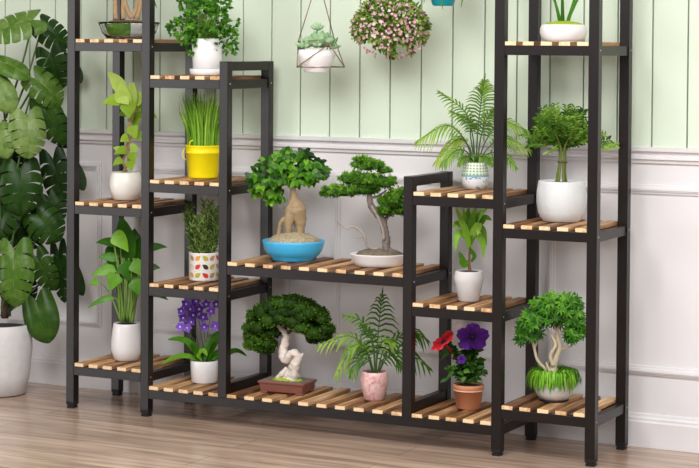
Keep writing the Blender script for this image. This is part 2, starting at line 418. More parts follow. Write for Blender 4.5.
# ------------------------------------------------------------------ the plant stand
X = [0, 0.285, 0.57, 1.201, 1.4855, 1.77]
PW, PD, D, RH, SL = 0.0301, 0.0289, 0.2882, 0.0277, 0.0112
HA, HB, HC, HD, HE, HF, HG, HM = 1.181, 0.6575, 0.1367, 1.0679, 0.739, 0.4126, 0.0863, 0.496
T2, T3, TT = 1.1255, 0.7945, 1.62
rack = bpy.data.objects.new('plant_stand', None); C.objects.link(rack)
tag(rack, 'wide dark brown stepped plant stand with slatted wooden shelves on the floor by the wall', 'plant stand')
R = MT['rack']
left_shelves = {1: [HA, HB, HC], 2: [HD, HE, HF], 3: [HM], 4: [HE, HF], 5: [HA, HB, HC]}
foot_mesh = None; screw_mesh = None
for i, x in enumerate(X):
    for back in (0, 1):
        y0 = D - PD if back else 0
        top = {2: T2, 3: T3}.get(i, TT)
        bot = HG if i in (2, 3) else 0.02
        m = MB(); m.box((x, y0, bot), (x + PW, y0 + PD, top))
        p = m.build('post', R, rack, bevel=0.0012)
        if i not in (2, 3):
            if foot_mesh is None:
                m = MB(); h = PW / 2
                m.frustum(h * 0.8, h * 0.8, 0, h * 0.88, h * 0.88, 0.006); m.frustum(h * 0.72, h * 0.72, 0.006, h * 0.72, h * 0.72, 0.010)
                m.frustum(h * 0.9, h * 0.9, 0.010, h * 0.98, h * 0.98, 0.02)
                f = m.build('foot', MT['rubber'], p); foot_mesh = f.data
            else:
                f = bpy.data.objects.new('foot', foot_mesh); C.objects.link(f); f.parent = p
            f.location = (x + PW / 2, y0 + PD / 2, 0)
        for h in left_shelves.get(i, []):
            if screw_mesh is None:
                m = MB(); m.lathe([(0.0022, 0), (0.0022, 0.0006), (0.0012, 0.001)], 10)
                s_ = m.build('screw', MT['screw'], p); screw_mesh = s_.data
            else:
                s_ = bpy.data.objects.new('screw', screw_mesh); C.objects.link(s_); s_.parent = p
            s_.location = (x + PW, y0 + PD / 2, h - RH * 0.45); s_.rotation_euler = (0, PI / 2, 0)
def rail(name, a, b):
    m = MB(); m.box(a, b); m.build(name, R, rack, bevel=0.0008)
rng = random.Random(4)
def shelf(i, j, h, n, frame=True):
    xa, xb = X[i] + PW, X[j]
    if frame:
        rail('front_rail', (xa, 0.0006, h - RH), (xb, 0.022, h)); rail('back_rail', (xa, D - 0.022, h - RH), (xb, D - 0.0006, h))
    wd = 0.034; pitch = (xb - xa - 0.002 - wd) / (n - 1)
    m = MB()
    for k in range(n):
        x0 = xa + 0.001 + k * pitch
        t = rng.choice([0.1, 0.25, 0.36, 0.48, 0.6]) + rng.uniform(-0.08, 0.08)
        m.box((x0, 0.0024, h + 0.0001), (x0 + wd, D - 0.002, h + SL), t)
        m.t[-4] = min(1.3, t + 0.7 + rng.uniform(-.25, .1))   # sawn end grain is paler
    m.build('slat_shelf', MT['slat'], rack, bevel=0.0008)
def side(i, h, y0=PD, y1=None):
    y1 = y1 if y1 is not None else D - PD
    rail('side_rail', (X[i] + 0.005, y0, h - RH), (X[i] + PW - 0.004, y1, h))
for h in (HA, HB, HC): shelf(0, 1, h, 5)
for h in (HD, HE, HF): shelf(1, 2, h, 5)
shelf(2, 3, HM, 10)
for h in (HE, HF): shelf(3, 4, h, 5)
for h in (HA, HB, HC): shelf(4, 5, h, 5)
rail('front_rail', (X[1] + PW, 0.0006, HG - RH), (X[4], 0.022, HG)); rail('back_rail', (X[1] + PW, D - 0.022, HG - RH), (X[4], D - 0.0006, HG))
shelf(1, 2, HG, 5, False); shelf(2, 3, HG, 10, False); shelf(3, 4, HG, 5, False)
for h in (HA, HB, HC): side(0, h); side(5, h); side(1, h); side(4, h)
for h in (HD, HE, HF): side(2, h); side(1, h)
side(1, HG); side(4, HG); side(2, HM); side(3, HM)
for h in (HE, HF): side(3, h); side(4, h)
for i, t in ((2, T2), (3, T3), (0, TT), (1, TT), (4, TT), (5, TT)):
    rail('top_bar', (X[i] + 0.001, PD, t - 0.029), (X[i] + PW - 0.001, D - PD, t - 0.0006))
for i in (2, 3):
    rail('bottom_bar', (X[i] + 0.004, PD, HG - 0.003), (X[i] + PW - 0.003, D - PD, HG + 0.040))
#PLANTS

# ------------------------------------------------------------------ monstera on the floor
rng = random.Random(11)
p = Plant('potted_monstera', (-0.3368, 0.1011, 0.0), 1.0, 393.6, 297.7, 'big monstera with split leaves in a tall grey white pot on the floor', 'plant')
p.lim = (-0.2, 0.262)
p.pot('pot', [(0.07, 0), (0.083, 0.004), (0.097, 0.07), (0.1045, 0.15), (0.103, 0.2), (0.098, 0.232), (0.094, 0.236), (0.09, 0.232), (0.09, 0.222)], 'stone', 56)
p.soil(0.0905, 0.224)
m = MB(); ctube(m, [p.P(5, 318), p.P(5, 260), p.P(2, 190), p.P(4, 120)], [0.013, 0.012, 0.011, 0.008], 5, 9, 0.3); p.build(m, 'stem', 'dark_bark')
# base of blade, tip, breadth (px), splits, tone, depth base / tip, which way the blade faces
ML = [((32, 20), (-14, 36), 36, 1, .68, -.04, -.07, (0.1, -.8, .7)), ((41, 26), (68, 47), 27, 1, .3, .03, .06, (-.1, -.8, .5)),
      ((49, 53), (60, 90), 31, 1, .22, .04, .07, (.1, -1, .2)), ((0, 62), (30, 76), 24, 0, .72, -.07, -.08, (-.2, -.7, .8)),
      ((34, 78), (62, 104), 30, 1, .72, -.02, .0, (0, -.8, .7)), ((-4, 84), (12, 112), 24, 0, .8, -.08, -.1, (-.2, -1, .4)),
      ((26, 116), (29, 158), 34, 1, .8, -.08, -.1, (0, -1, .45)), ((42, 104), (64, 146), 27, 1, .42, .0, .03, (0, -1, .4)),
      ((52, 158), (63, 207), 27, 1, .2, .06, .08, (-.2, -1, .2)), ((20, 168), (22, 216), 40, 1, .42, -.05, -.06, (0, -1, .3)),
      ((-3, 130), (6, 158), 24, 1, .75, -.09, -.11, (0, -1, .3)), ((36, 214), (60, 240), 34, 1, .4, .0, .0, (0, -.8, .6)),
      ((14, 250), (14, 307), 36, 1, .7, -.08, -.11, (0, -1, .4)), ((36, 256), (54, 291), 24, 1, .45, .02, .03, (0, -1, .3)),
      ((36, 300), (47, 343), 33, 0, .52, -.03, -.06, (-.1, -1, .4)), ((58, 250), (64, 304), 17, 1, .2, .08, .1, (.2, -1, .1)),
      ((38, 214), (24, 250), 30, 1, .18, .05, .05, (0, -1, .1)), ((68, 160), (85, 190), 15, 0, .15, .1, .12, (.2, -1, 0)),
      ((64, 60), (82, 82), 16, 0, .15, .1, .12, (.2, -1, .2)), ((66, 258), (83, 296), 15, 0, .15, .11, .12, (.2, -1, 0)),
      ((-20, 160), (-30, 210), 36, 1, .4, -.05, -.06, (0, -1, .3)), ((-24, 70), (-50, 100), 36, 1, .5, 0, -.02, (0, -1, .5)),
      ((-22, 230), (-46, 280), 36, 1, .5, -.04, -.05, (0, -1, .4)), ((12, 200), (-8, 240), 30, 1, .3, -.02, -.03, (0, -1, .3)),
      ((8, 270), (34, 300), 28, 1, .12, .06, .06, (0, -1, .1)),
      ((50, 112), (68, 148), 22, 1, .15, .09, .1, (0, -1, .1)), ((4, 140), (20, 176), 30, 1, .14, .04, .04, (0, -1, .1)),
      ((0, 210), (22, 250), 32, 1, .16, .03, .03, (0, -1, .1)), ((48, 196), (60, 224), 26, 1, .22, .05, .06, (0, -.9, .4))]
def monstera_leaf(mb, a, b, width, split, nrm, tone):
    """heart-shaped blade whose margin is cut by narrow slits running towards the midrib"""
    a, b = V(a), V(b); L = (b - a).length; t0 = (b - a) / L
    s = t0.cross(V(nrm)).normalized(); u = s.cross(t0); W = width / 2
    def pt(t, q, sg):
        m_ = a + t0 * (L * t) + u * (L * (0.34 * t * (1 - t) - 0.12 * t * t))
        e = W * (math.sin(PI * min(1, 0.27 + 0.73 * t)) ** 0.75 if t < 1 else 0) * 1.02 * q
        along = -0.23 * (1 - t) ** 2.6 * math.sin(PI * 0.74 * q) + 0.24 * t * (1 - t) * q * 2
        lift = 0.20 * e * (1 - q) - 0.30 * q * q * e
        return m_ + s * (sg * e) + t0 * (L * along) + u * lift
    n = 6; qs = (0, .2, .42, .56, .7, .84, .94, 1); cs = (0, .15, .5, .85, 1)
    for sg in (-1, 1):
        for k in range(n):
            g = 0.0 if not split or k == n - 1 else 0.22 + 0.06 * math.sin(k * 3 + L * 900 + sg)
            q0 = 0.36 + 0.1 * math.sin(k * 2.3 + sg + L * 500)
            rows = []
            for q in qs:
                gap = g * max(0, (q - q0) / (1 - q0)) ** .7
                row = []
                for c_ in cs:
                    tt = (k + gap * 0.5 * (k > 0) + (1 - gap * (0.5 * (k > 0) + 0.5)) * c_) / n
                    rnd = 0 if not g else 0.03 * (abs(c_ - .5) * 2) ** 3
                    row.append(pt(tt, q * (1 - rnd * q), sg))
                rows.append(row)
            m_ = len(cs); vs = [x for r in rows for x in r]
            fs = [(j * m_ + c, j * m_ + c + 1, (j + 1) * m_ + c + 1, (j + 1) * m_ + c) for j in range(len(qs) - 1) for c in range(m_ - 1)]
            mb.add(vs, fs, tone + 0.05 * math.sin(k * 2.1 + sg))
    q = [pt(t, 0, 1) + u * .0006 for t in (0, .3, .6, .95)]
    mb.tube(q, [.0013, .001, .0007, .0003], 5, min(1, tone + .25))
mb = MB(); st = MB()
for (a, b, wd, sp, tone, ba, bb, nr) in ML:
    A, B = p.P(*a, ba), p.P(*b, bb)
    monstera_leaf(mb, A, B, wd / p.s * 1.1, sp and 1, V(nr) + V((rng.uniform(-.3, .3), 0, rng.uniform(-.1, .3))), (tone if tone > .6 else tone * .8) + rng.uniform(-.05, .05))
    y = min(316, a[1] + 70 + rng.uniform(0, 60)); root = p.P(5 + rng.uniform(-5, 5), y, rng.uniform(-.01, .02))
    midp = (root + A) / 2 + V(((A.x - root.x) * 0.12, (A.y - root.y) * .2, 0.02))
    ctube(st, [root, midp, A], [0.0042, 0.0034, 0.0028], 6, 7)
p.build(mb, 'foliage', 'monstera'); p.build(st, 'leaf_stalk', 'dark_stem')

# ------------------------------------------------------------------ left column
p = Plant('potted_cane_palm', (0.1441, 0.14, 1.1935), 129.0, 38.7, 308.1, 'tan caned plant in a white bowl with a green moss band, topmost at left', 'plant')
bowl = p.pot('glass_bowl', [(0.066, 0), (0.074, 0.003), (0.089, 0.02), (0.0985, 0.046), (0.1005, 0.054), (0.098, 0.054), (0.095, 0.045), (0.086, 0.021), (0.072, 0.006), (0.06, 0.004)], 'glass', 48, sy=0.74)
p.pot('liner', [(0.06, 0.0065), (0.069, 0.008), (0.0815, 0.022), (0.0895, 0.043), (0.0905, 0.05), (0.088, 0.05), (0.086, 0.042)], 'white', 48, sy=0.72)
m = MB()
vs = []; nn = 15
for z_, r_ in ((0.009, 0.0707), (0.022, 0.0822), (0.043, 0.0902), (0.0505, 0.0912)):
    for k in range(nn):
        a_ = PI * 1.5 - 0.98 + k / (nn - 1) * 1.12
        a_ += (0.05 - z_) * (2.2 * (0.5 - k / (nn - 1)) if k < 3 else 0)
        vs.append((r_ * math.cos(a_), r_ * math.sin(a_) * 0.72 - 0.0008, z_))
m.add(vs, [(j * nn + k, j * nn + k + 1, (j + 1) * nn + k + 1, (j + 1) * nn + k) for j in range(3) for k in range(nn - 1)])
p.build(m, 'moss_band', 'moss')
m = MB(); m.lathe([(0.086, 0.036), (0.0865, 0.047), (0.06, 0.058), (0.001, 0.061)], 30, sy=0.72); p.build(m, 'soil', 'red_stem')
canes = [((116, 19), (115, 8), (114, -30)), ((124, 19), (123, 6), (124, -44)), ((132, 18), (127, 9), (121, -14)), ((132, 18), (136, 8), (139, -10)), ((137, 19), (140, 5), (143, -34))]
m = MB()
for c_ in canes: ctube(m, [p.P(*q) for q in c_], [0.0085, 0.0075, 0.0065], 5, 9, 0.15)
p.build(m, 'cane', 'bark')
mb = MB()
for (ex, ey) in ((114, -30), (124, -44), (121, -14), (139, -10), (143, -34)):
    for k in range(12):
        a = rng.uniform(0, 2 * PI); L = rng.uniform(0.05, 0.085); c0 = p.P(ex, ey)
        tip = c0 + V((math.cos(a) * L, math.sin(a) * L * .9, rng.uniform(-0.02, 0.06)))
        leaf(mb, c0, tip, 0.016, (0, -.4, 1), 0.15, 'lance', 5, 0.2, rng.random())
for a, b in (((139, -10), (136, 5)), ((139, -10), (141, 4)), ((146, -8), (157, 8)), ((146, -8), (153, 5))):
    leaf(mb, p.P(*a), p.P(*b), 0.017, (0, -1, .3), 0.08, 'lance', 5, .2, .6)
p.build(mb, 'foliage', 'lily')

p = Plant('potted_vine', (0.1307, 0.1443, 0.669), 125.6, 199.9, 306.9, 'lime green climbing plant with heart leaves in a round cream pot', 'plant')
p.pot('pot', [(0.034, 0), (0.042, 0.004), (0.0535, 0.03), (0.0555, 0.05), (0.052, 0.072), (0.046, 0.088), (0.0435, 0.091), (0.041, 0.088), (0.041, 0.08)], 'cream')
p.soil(0.0415, 0.081, 'lime_moss', 0.006, 'moss')
m = MB()
ctube(m, [p.P(124, 172), p.P(129, 158), p.P(127, 146), p.P(132, 132), p.P(129, 118), p.P(126, 104)], [.005, .0055, .0045, .0045, .0035, .003], 5, 8, .2)
ctube(m, [p.P(127, 172), p.P(123, 160), p.P(131, 146), p.P(127, 134), p.P(131, 120), p.P(136, 108)], [.004, .0045, .004, .004, .003, .0025], 5, 8, .2)
p.build(m, 'stem', 'bark')
mb = MB()
for a, b, wd, tn, b0, b1 in [((122, 92), (107, 72), 13, .95, -.01, -.02), ((124, 105), (119, 82), 15, .85, -.02, -.03), ((120, 96), (128, 105), 14, .9, -.02, -.035), ((128, 104), (133, 82), 14, .9, -.01, -.02),
        ((120, 100), (102, 105), 12, .45, -.02, -.03), ((128, 104), (129, 119), 15, .35, -.03, -.05), ((133, 104), (141, 92), 12, .8, .0, .0), ((136, 108), (154, 100), 13, .5, .02, .03), ((136, 112), (157, 118), 14, .45, .02, .02),
        ((131, 136), (138, 126), 13, .45, -.03, -.04), ((128, 138), (120, 142), 9, .5, -.02, -.03), ((134, 134), (141, 140), 10, .4, -.02, -.03), ((126, 150), (114, 155), 9, .3, -.02, -.03), ((122, 160), (113, 166), 8, .35, -.02, -.03),
        ((122, 152), (113, 148), 7, .6, -.02, -.02), ((130, 160), (138, 153), 9, .4, -.02, -.03), ((128, 168), (136, 162), 9, .4, -.03, -.04), ((132, 124), (140, 112), 12, .3, .01, .01), ((130, 148), (139, 150), 8, .6, -.02, -.02), ((127, 112), (119, 116), 9, .2, .01, .01)]:
    leaf(mb, p.P(*a, b0), p.P(*b, b1), wd / p.s * 1.15, (rng.uniform(-.3, .3), -1, .5), .08, 'heart', 7, .18, tn)
    m2 = p.P(*a, b0)
p.build(mb, 'foliage', 'lime')

p = Plant('potted_peace_lily', (0.1441, 0.1337, 0.148), 126.5, 360.0, 307.0, 'leafy plant with long green stalks in a tapered white pot, lowest at left', 'plant')
p.pot('pot', [(0.034, 0), (0.04, 0.004), (0.049, 0.03), (0.0505, 0.055), (0.046, 0.1), (0.0425, 0.119), (0.041, 0.121), (0.039, 0.118), (0.039, 0.112)], 'white')
p.soil(0.0395, 0.114)
mb = MB(); st = MB()
for a, b, wd, tn, b0, b1, r_ in [((128, 264), (120, 216), 19, .3, .01, .03, (126, 322)), ((134, 266), (134, 228), 18, .2, .03, .04, (131, 322)), ((112, 234), (128, 252), 15, .95, -.03, -.04, (124, 322)), ((116, 271), (91, 276), 11, .8, -.02, -.03, (122, 322)),
        ((117, 274), (110, 291), 15, .7, -.04, -.05, (120, 322)), ((115, 298), (87, 309), 6, .6, -.02, -.03, (121, 322)), ((120, 246), (95, 243), 9, .4, .0, .02, (124, 322)), ((118, 260), (97, 258), 9, .55, .0, .0, (122, 322)),
        ((140, 252), (167, 247), 9, .4, .04, .05, (131, 322)), ((140, 290), (168, 300), 10, .2, .04, .05, (133, 322)), ((132, 262), (141, 276), 14, .7, -.04, -.05, (130, 322)), ((132, 280), (139, 296), 12, .6, -.05, -.06, (131, 322)), ((140, 270), (160, 268), 10, .25, .05, .06, (132, 322)),
        ((113, 246), (108, 268), 12, .15, .02, .02, (122, 322)), ((122, 262), (130, 282), 15, .35, -.02, -.03, (127, 322)), ((106, 262), (116, 280), 11, .25, .0, .0, (123, 322)), ((126, 240), (140, 236), 14, .25, .03, .03, (130, 322)), ((98, 281), (90, 286), 7, .85, -.02, -.02, (121, 322))]:
    A, B = p.P(*a, b0), p.P(*b, b1)
    leaf(mb, A, B, wd / p.s * 1.1, (rng.uniform(-.2, .2), -1, .35), .1, 'lance', 8, .2, tn)
    r_ = p.P(*r_, rng.uniform(-.02, .01)); ctube(st, [r_, r_.lerp(A, .5) + V((0, 0, .025)), A], [.0032, .0026, .002], 6, 7)
for k in range(9):
    x = rng.uniform(118, 138); r_ = p.P(120 + (x - 118) * .6, 322, rng.uniform(-.025, .01)); ctube(st, [r_, p.P(x, 290, -.02), p.P(x + rng.uniform(-3, 3), 258, -.01)], [.0034, .003, .002], 5, 7)
p.build(mb, 'foliage', 'lily'); p.build(st, 'leaf_stalk', 'stem')

# ------------------------------------------------------------------ second column
p = Plant('potted_fern', (0.4411, 0.14, 1.0788), 207.2, 75.4, 314.8, 'bushy bright green fern in a white pot on a saucer', 'plant')
p.pot('saucer', [(0.05, 0), (0.055, 0.003), (0.0565, 0.02), (0.053, 0.021), (0.05, 0.006)], 'white')
p.pot('pot', [(0.04, 0.0065), (0.045, 0.01), (0.0475, 0.06), (0.0505, 0.115), (0.048, 0.117), (0.046, 0.112)], 'white')
p.soil(0.0465, 0.113)
mb = MB(); st = MB()
FP = [(205, 20, 24, 24, .075, 130), (184, 30, 14, 13, .04, 42), (224, 38, 13, 15, .045, 46), (230, 24, 10, 10, .04, 22), (196, 4, 18, 16, .05, 55), (215, 2, 18, 16, .05, 55), (193, 42, 9, 12, .03, 26), (229, 48, 7, 8, .03, 14), (207, 34, 18, 12, .06, 30), (171, 27, 5, 4, .02, 7), (213, 50, 6, 4, .02, 8)]
base = p.P(207, 38)
for (cx, cy, rx, ry, rb, n_) in FP:
    for k in range(n_):
        d = rdir(rng) * rng.uniform(.45, 1) ** .5
        c0 = p.P(cx + d.x * rx, cy + d.z * ry, d.y * rb - .015)
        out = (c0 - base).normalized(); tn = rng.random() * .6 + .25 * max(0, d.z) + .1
        if k % 4 == 0: ctube(st, [base + rv(rng, .02), base.lerp(c0, .5) + V((0, 0, .02)), c0], [.001, .0009, .0006], 4, 4)
        for q in range(6):                                      # a lobed leaflet
            dd = (out * .8 + rdir(rng) * .9 + V((0, -.35, -.25))).normalized() * rng.uniform(.010, .016)
            leaf(mb, c0, c0 + dd, .0072, (rng.uniform(-.4, .4), -1, .6), .05, 'oval', 3, .15, tn + rng.uniform(-.12, .12))
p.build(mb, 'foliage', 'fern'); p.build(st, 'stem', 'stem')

p = Plant('potted_chives', (0.4127, 0.1647, 0.7505), 203.0, 177.7, 312.6, 'thin upright green chives in a yellow metal bucket', 'plant')
bk = p.pot('bucket', [(0.0455, 0), (0.0475, 0.002), (0.0485, 0.006), (0.0545, 0.078), (0.056, 0.079), (0.0562, 0.083), (0.0548, 0.084), (0.0565, 0.1), (0.0578, 0.102), (0.0578, 0.105), (0.056, 0.105), (0.0548, 0.098)], 'yellow', 56)
m = MB()
ctube(m, [p.P(189, 147, -.03), p.P(190, 142, -.035), p.P(193, 140.5, -.035), p.P(195, 143, -.035), p.P(195, 148, -.034)], [.0022] * 5, 4, 7)
ctube(m, [p.P(185, 148), p.P(182.5, 153, -.02), p.P(183.5, 158, -.03), p.P(186, 160, -.032)], [.0013] * 4, 4, 6)
p.build(m, 'handle', 'yellow', bk)
p.soil(0.055, 0.096)
mb = MB()
for k in range(230):
    a = rng.uniform(0, 2 * PI); r_ = .048 * rng.random() ** .5
    b0 = V((r_ * math.cos(a), r_ * math.sin(a), .098)); h = rng.uniform(.1, .18)
    ln = V((math.cos(a), math.sin(a), 0)) * (rng.uniform(-.005, .03) + r_ * .25) + V((rng.uniform(-.012, .012), 0, 0))
    b0.x = max(-.05, b0.x); pts = [b0 + ln * (t * t) + V((0, 0, h * t)) for t in (0, .25, .5, .75, 1)]
    pts = [V((max(-.078, q.x), min(.06, q.y), q.z)) for q in pts]
    mb.blade(pts, [.0021, .002, .0018, .0012, .0003], (0, -1, 0), .3, rng.random() * .75 + .25 * (b0.y < 0))
p.build(mb, 'foliage', 'chive')

p = Plant('potted_rosemary', (0.4195, 0.1611, 0.4236), 203.7, 280.0, 312.5, 'grey green rosemary in a white mug pot with coloured leaf print', 'plant')
mug = p.pot('pot', [(0.044, 0), (0.0465, 0.002), (0.0472, 0.006), (0.0478, 0.086), (0.0485, 0.09), (0.0468, 0.09), (0.0455, 0.084)], 'cream', 56)
cols = [('print_tan', (.5, .3, .16)), ('print_orange', (.75, .38, .1)), ('print_olive', (.5, .43, .06)), ('print_red', (.65, .05, .04)), ('print_black', (.04, .035, .04)), ('print_cream', (.7, .66, .6))]
for nme, c_ in cols: MT[nme] = plain(nme, c_, .35)
def petal(cu, cz, ang, mat, L=.0235, W=.0145, hh=.0479):
    m = MB(); vs = []; n = 9
    for i in range(n):
        t = i / (n - 1); wv = W / 2 * math.sin(PI * t ** .8) if 0 < t < 1 else 0
        for sg in (-1, 0, 1):
            x = (t - .5) * L; y = sg * wv
            uu = cu + (x * math.cos(ang) - y * math.sin(ang)); zz = cz + (x * math.sin(ang) + y * math.cos(ang))
            th = -PI / 2 + uu / hh; vs.append(((hh + .0004) * math.cos(th), (hh + .0004) * math.sin(th), zz))
    m.add(vs, [(i * 3 + c_, i * 3 + c_ + 1, i * 3 + 4 + c_, i * 3 + 3 + c_) for i in range(n - 1) for c_ in (0, 1)])
    p.build(m, 'leaf_print', mat, mug)
rows = [(.074, 1, ['print_tan', 'print_orange', 'print_olive', 'print_tan', 'print_red', 'print_orange']), (.047, -1, ['print_cream', 'print_red', 'print_black', 'print_olive', 'print_tan', 'print_red']), (.02, 1, ['print_orange', 'print_olive', 'print_red', 'print_tan', 'print_olive', 'print_black'])]
for z_, sg, cl in rows:
    for k, c_ in enumerate(cl):
        uu = -.041 + k * .0245
        petal(uu, z_, (PI - .65 if k % 2 == 0 else .65), c_)
p.soil(0.0462, 0.083)
mb = MB(); st = MB()
for k in range(26):
    a = rng.uniform(0, 2 * PI); r_ = .038 * rng.random() ** .5
    b0 = V((r_ * math.cos(a), r_ * math.sin(a), .085)); h = rng.uniform(.1, .19) * (1 - r_ * 4)
    ln = V((math.cos(a), math.sin(a), 0)) * rng.uniform(.01, .04)
    q = cat([b0, b0 + ln * .4 + V((0, 0, h * .5)), b0 + ln + V((0, 0, h))], 9); st.tube(q, .001, 5)
    for i, c0 in enumerate(q[1:]):
        for j in range(7):
            d = rdir(rng); d = V((d.x, d.y, abs(d.z) * .5 + .55)).normalized() * rng.uniform(.015, .024)
            c1 = c0 + V((0, 0, rng.uniform(-.005, .005)))
            mb.blade([c1, c1 + d * .5, c1 + d], [.0013, .0015, .0003], (0, -1, .2), .2, rng.random())
p.build(mb, 'foliage', 'rosemary'); p.build(st, 'stem', 'stem')

p = Plant('potted_orchid', (0.4276, 0.1554, 0.0975), 204.4, 382.0, 312.5, 'violet flowered orchid in a plain white cylinder pot', 'plant')
p.pot('pot', [(0.039, 0), (0.0415, 0.003), (0.0445, 0.045), (0.046, 0.069), (0.0445, 0.071), (0.0425, 0.066)], 'white')
p.soil(0.0432, 0.064)
mb = MB()
for pts, wd, tn in [([(200, 360), (190, 345), (180, 340), (167, 340)], 9, .55), ([(200, 361), (188, 357), (175, 358), (161, 365)], 7.5, .75), ([(206, 359), (212, 345), (218, 336), (224, 330)], 12, .35), ([(208, 360), (222, 356), (236, 351), (247, 356)], 8, .3), ([(203, 361), (206, 350), (211, 342), (214, 338)], 10, .25),
                    ([(202, 361), (199, 355), (203, 351), (207, 356)], 7, .95), ([(200, 361), (196, 352), (193, 346), (190, 344)], 9, .3), ([(208, 361), (215, 356), (221, 352), (226, 350)], 9, .5)]:
    q = cat([p.P(*a, -.02 + .012 * i * (1 if pts[-1][0] > 215 else -.4)) for i, a in enumerate(pts)], 5); n_ = len(q)
    mb.blade(q, [max(.0004, wd / p.s * .5 * (math.sin(PI * (0.12 + 0.88 * i / (n_ - 1))) ** .6)) if i < n_ - 1 else .0004 for i in range(n_)], (0, -.6, .9), .3, tn)
p.build(mb, 'foliage', 'orchid')
fl = [(183, 318), (191, 322), (190, 309), (199, 309), (211, 311), (204, 327), (180, 327), (186, 304), (196, 301), (193, 315), (206, 304), (215, 326), (181, 311), (216, 304), (187, 328), (203, 317)]
st = MB()
for i, (fx, fy) in enumerate(fl):
    q = p.P(202 + rng.uniform(-3, 5), 360); e = p.P(fx, fy, rng.uniform(-.02, .02))
    if i % 2 == 0: ctube(st, [q, q.lerp(e, .55) + V(((q.x - e.x) * -.1, 0, .015)), e], [.0012, .001, .0008], 6, 5)
p.build(st, 'flower_stalk', 'dark_stem')
def orchid_flower(loc, sc_, rz, tn):
    m = MB(); n = 5
    for k in range(n):
        a = k / n * 2 * PI + rz; d = V((math.cos(a), -.25, math.sin(a))); leaf(m, V((0, 0, 0)), d * .0155 * sc_, .0135 * sc_, (0, -1, 0), .06, 'oval', 5, .1, tn + .1 * (k % 2))
    f = p.build(m, 'flower', 'violet', loc=loc); e = MB(); e.blob((0, -.004, 0), (.0032, .003, .0036), .1); p.build(e, 'flower_lip', 'violet_eye', f)
for i, (fx, fy) in enumerate(fl): orchid_flower(p.P(fx, fy, -.03 + rng.uniform(-.02, .02)), rng.uniform(.95, 1.25), rng.uniform(0, 2), rng.uniform(.05, .7))
#PART2

# ------------------------------------------------------------------ middle, upper shelf
def ficus_tuft(mb, c0, n, L, W, tn, dn=.0):
    for q in range(n):
        a = q / n * 2 * PI + rng.uniform(-.4, .4)
        d = V((math.cos(a), math.sin(a) * .7 - .35, .8 * math.sin(a) - .25 + rng.uniform(-.45, .35))).normalized() * L * rng.uniform(.75, 1.15)
        leaf(mb, c0, c0 + d, W, (rng.uniform(-.4, .4), -1, rng.uniform(.1, .8)), .1, 'oval', 5, .15, tn + rng.uniform(-.38, .3))
p = Plant('potted_ficus_bonsai', (0.7473, 0.1586, 0.507), 293.4, 260.0, 320.5, 'fat trunked ficus bonsai in a bright blue bowl', 'bonsai')
p.pot('bowl', [(0.062, 0), (0.067, 0.002), (0.068, 0.008), (0.079, 0.016), (0.091, 0.032), (0.097, 0.056), (0.0975, 0.062), (0.0945, 0.062), (0.09, 0.05)], 'blue', 60)
m = MB(); m.blob((0.0, 0, 0.052), (0.084, 0.084, 0.036), .12, 3, 2, 36, 14, zmin=-.1); p.build(m, 'gravel_mound', 'gravel')
m = MB(); b_ = -.01
ctube(m, [p.P(299, 240, b_), p.P(300, 230, b_), p.P(299.5, 220, b_), p.P(296.5, 211, b_), p.P(295, 204, b_), p.P(294, 198, b_), p.P(293, 192, b_), p.P(292, 184)], [.0115, .0135, .022, .0325, .025, .013, .009, .0075], 6, 16, .16)
ctube(m, [p.P(288, 241, b_), p.P(288.5, 230, -.02), p.P(289, 220, -.02), p.P(292, 209, -.015), p.P(293, 200, -.01)], [.009, .0105, .0155, .021, .012], 6, 12, .25)
ctube(m, [p.P(278, 240, b_), p.P(279, 230, b_), p.P(281, 222, -.015), p.P(286, 218, -.015), p.P(290, 212, -.01)], [.0065, .0065, .0075, .009, .009], 6, 10, .2)
for pts in ([(292, 188), (284, 180), (272, 176)], [(292, 187), (300, 178), (314, 172)], [(292, 186), (293, 172), (291, 160)], [(284, 180), (276, 190), (268, 196)], [(300, 178), (304, 166), (310, 160)]):
    ctube(m, [p.P(*a, .005 * i) for i, a in enumerate(pts)], [.006, .0045, .003], 5, 7, .2)
p.build(m, 'trunk', 'ficus_bark')
mb = MB()
for cx, cy, rx, ry, rb, n_, tn in [(288, 167, 27, 13, .06, 20, .6), (268, 176, 18, 14, .05, 15, .5), (312, 173, 18, 13, .05, 16, .45), (290, 181, 24, 8, .05, 12, .4), (263, 191, 11, 8, .03, 8, .62), (274, 197, 8, 7, .03, 8, .6), (320, 177, 9, 8, .03, 8, .4), (285, 157, 15, 5, .04, 8, .65), (252, 181, 4, 4, .01, 2, .5), (303, 158, 12, 6, .03, 8, .4), (287, 178, 8, 6, .02, 7, .8)]:
    for k in range(n_):
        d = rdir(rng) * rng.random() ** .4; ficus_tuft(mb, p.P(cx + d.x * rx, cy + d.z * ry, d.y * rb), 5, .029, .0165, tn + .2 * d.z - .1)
p.build(mb, 'foliage', 'ficus')

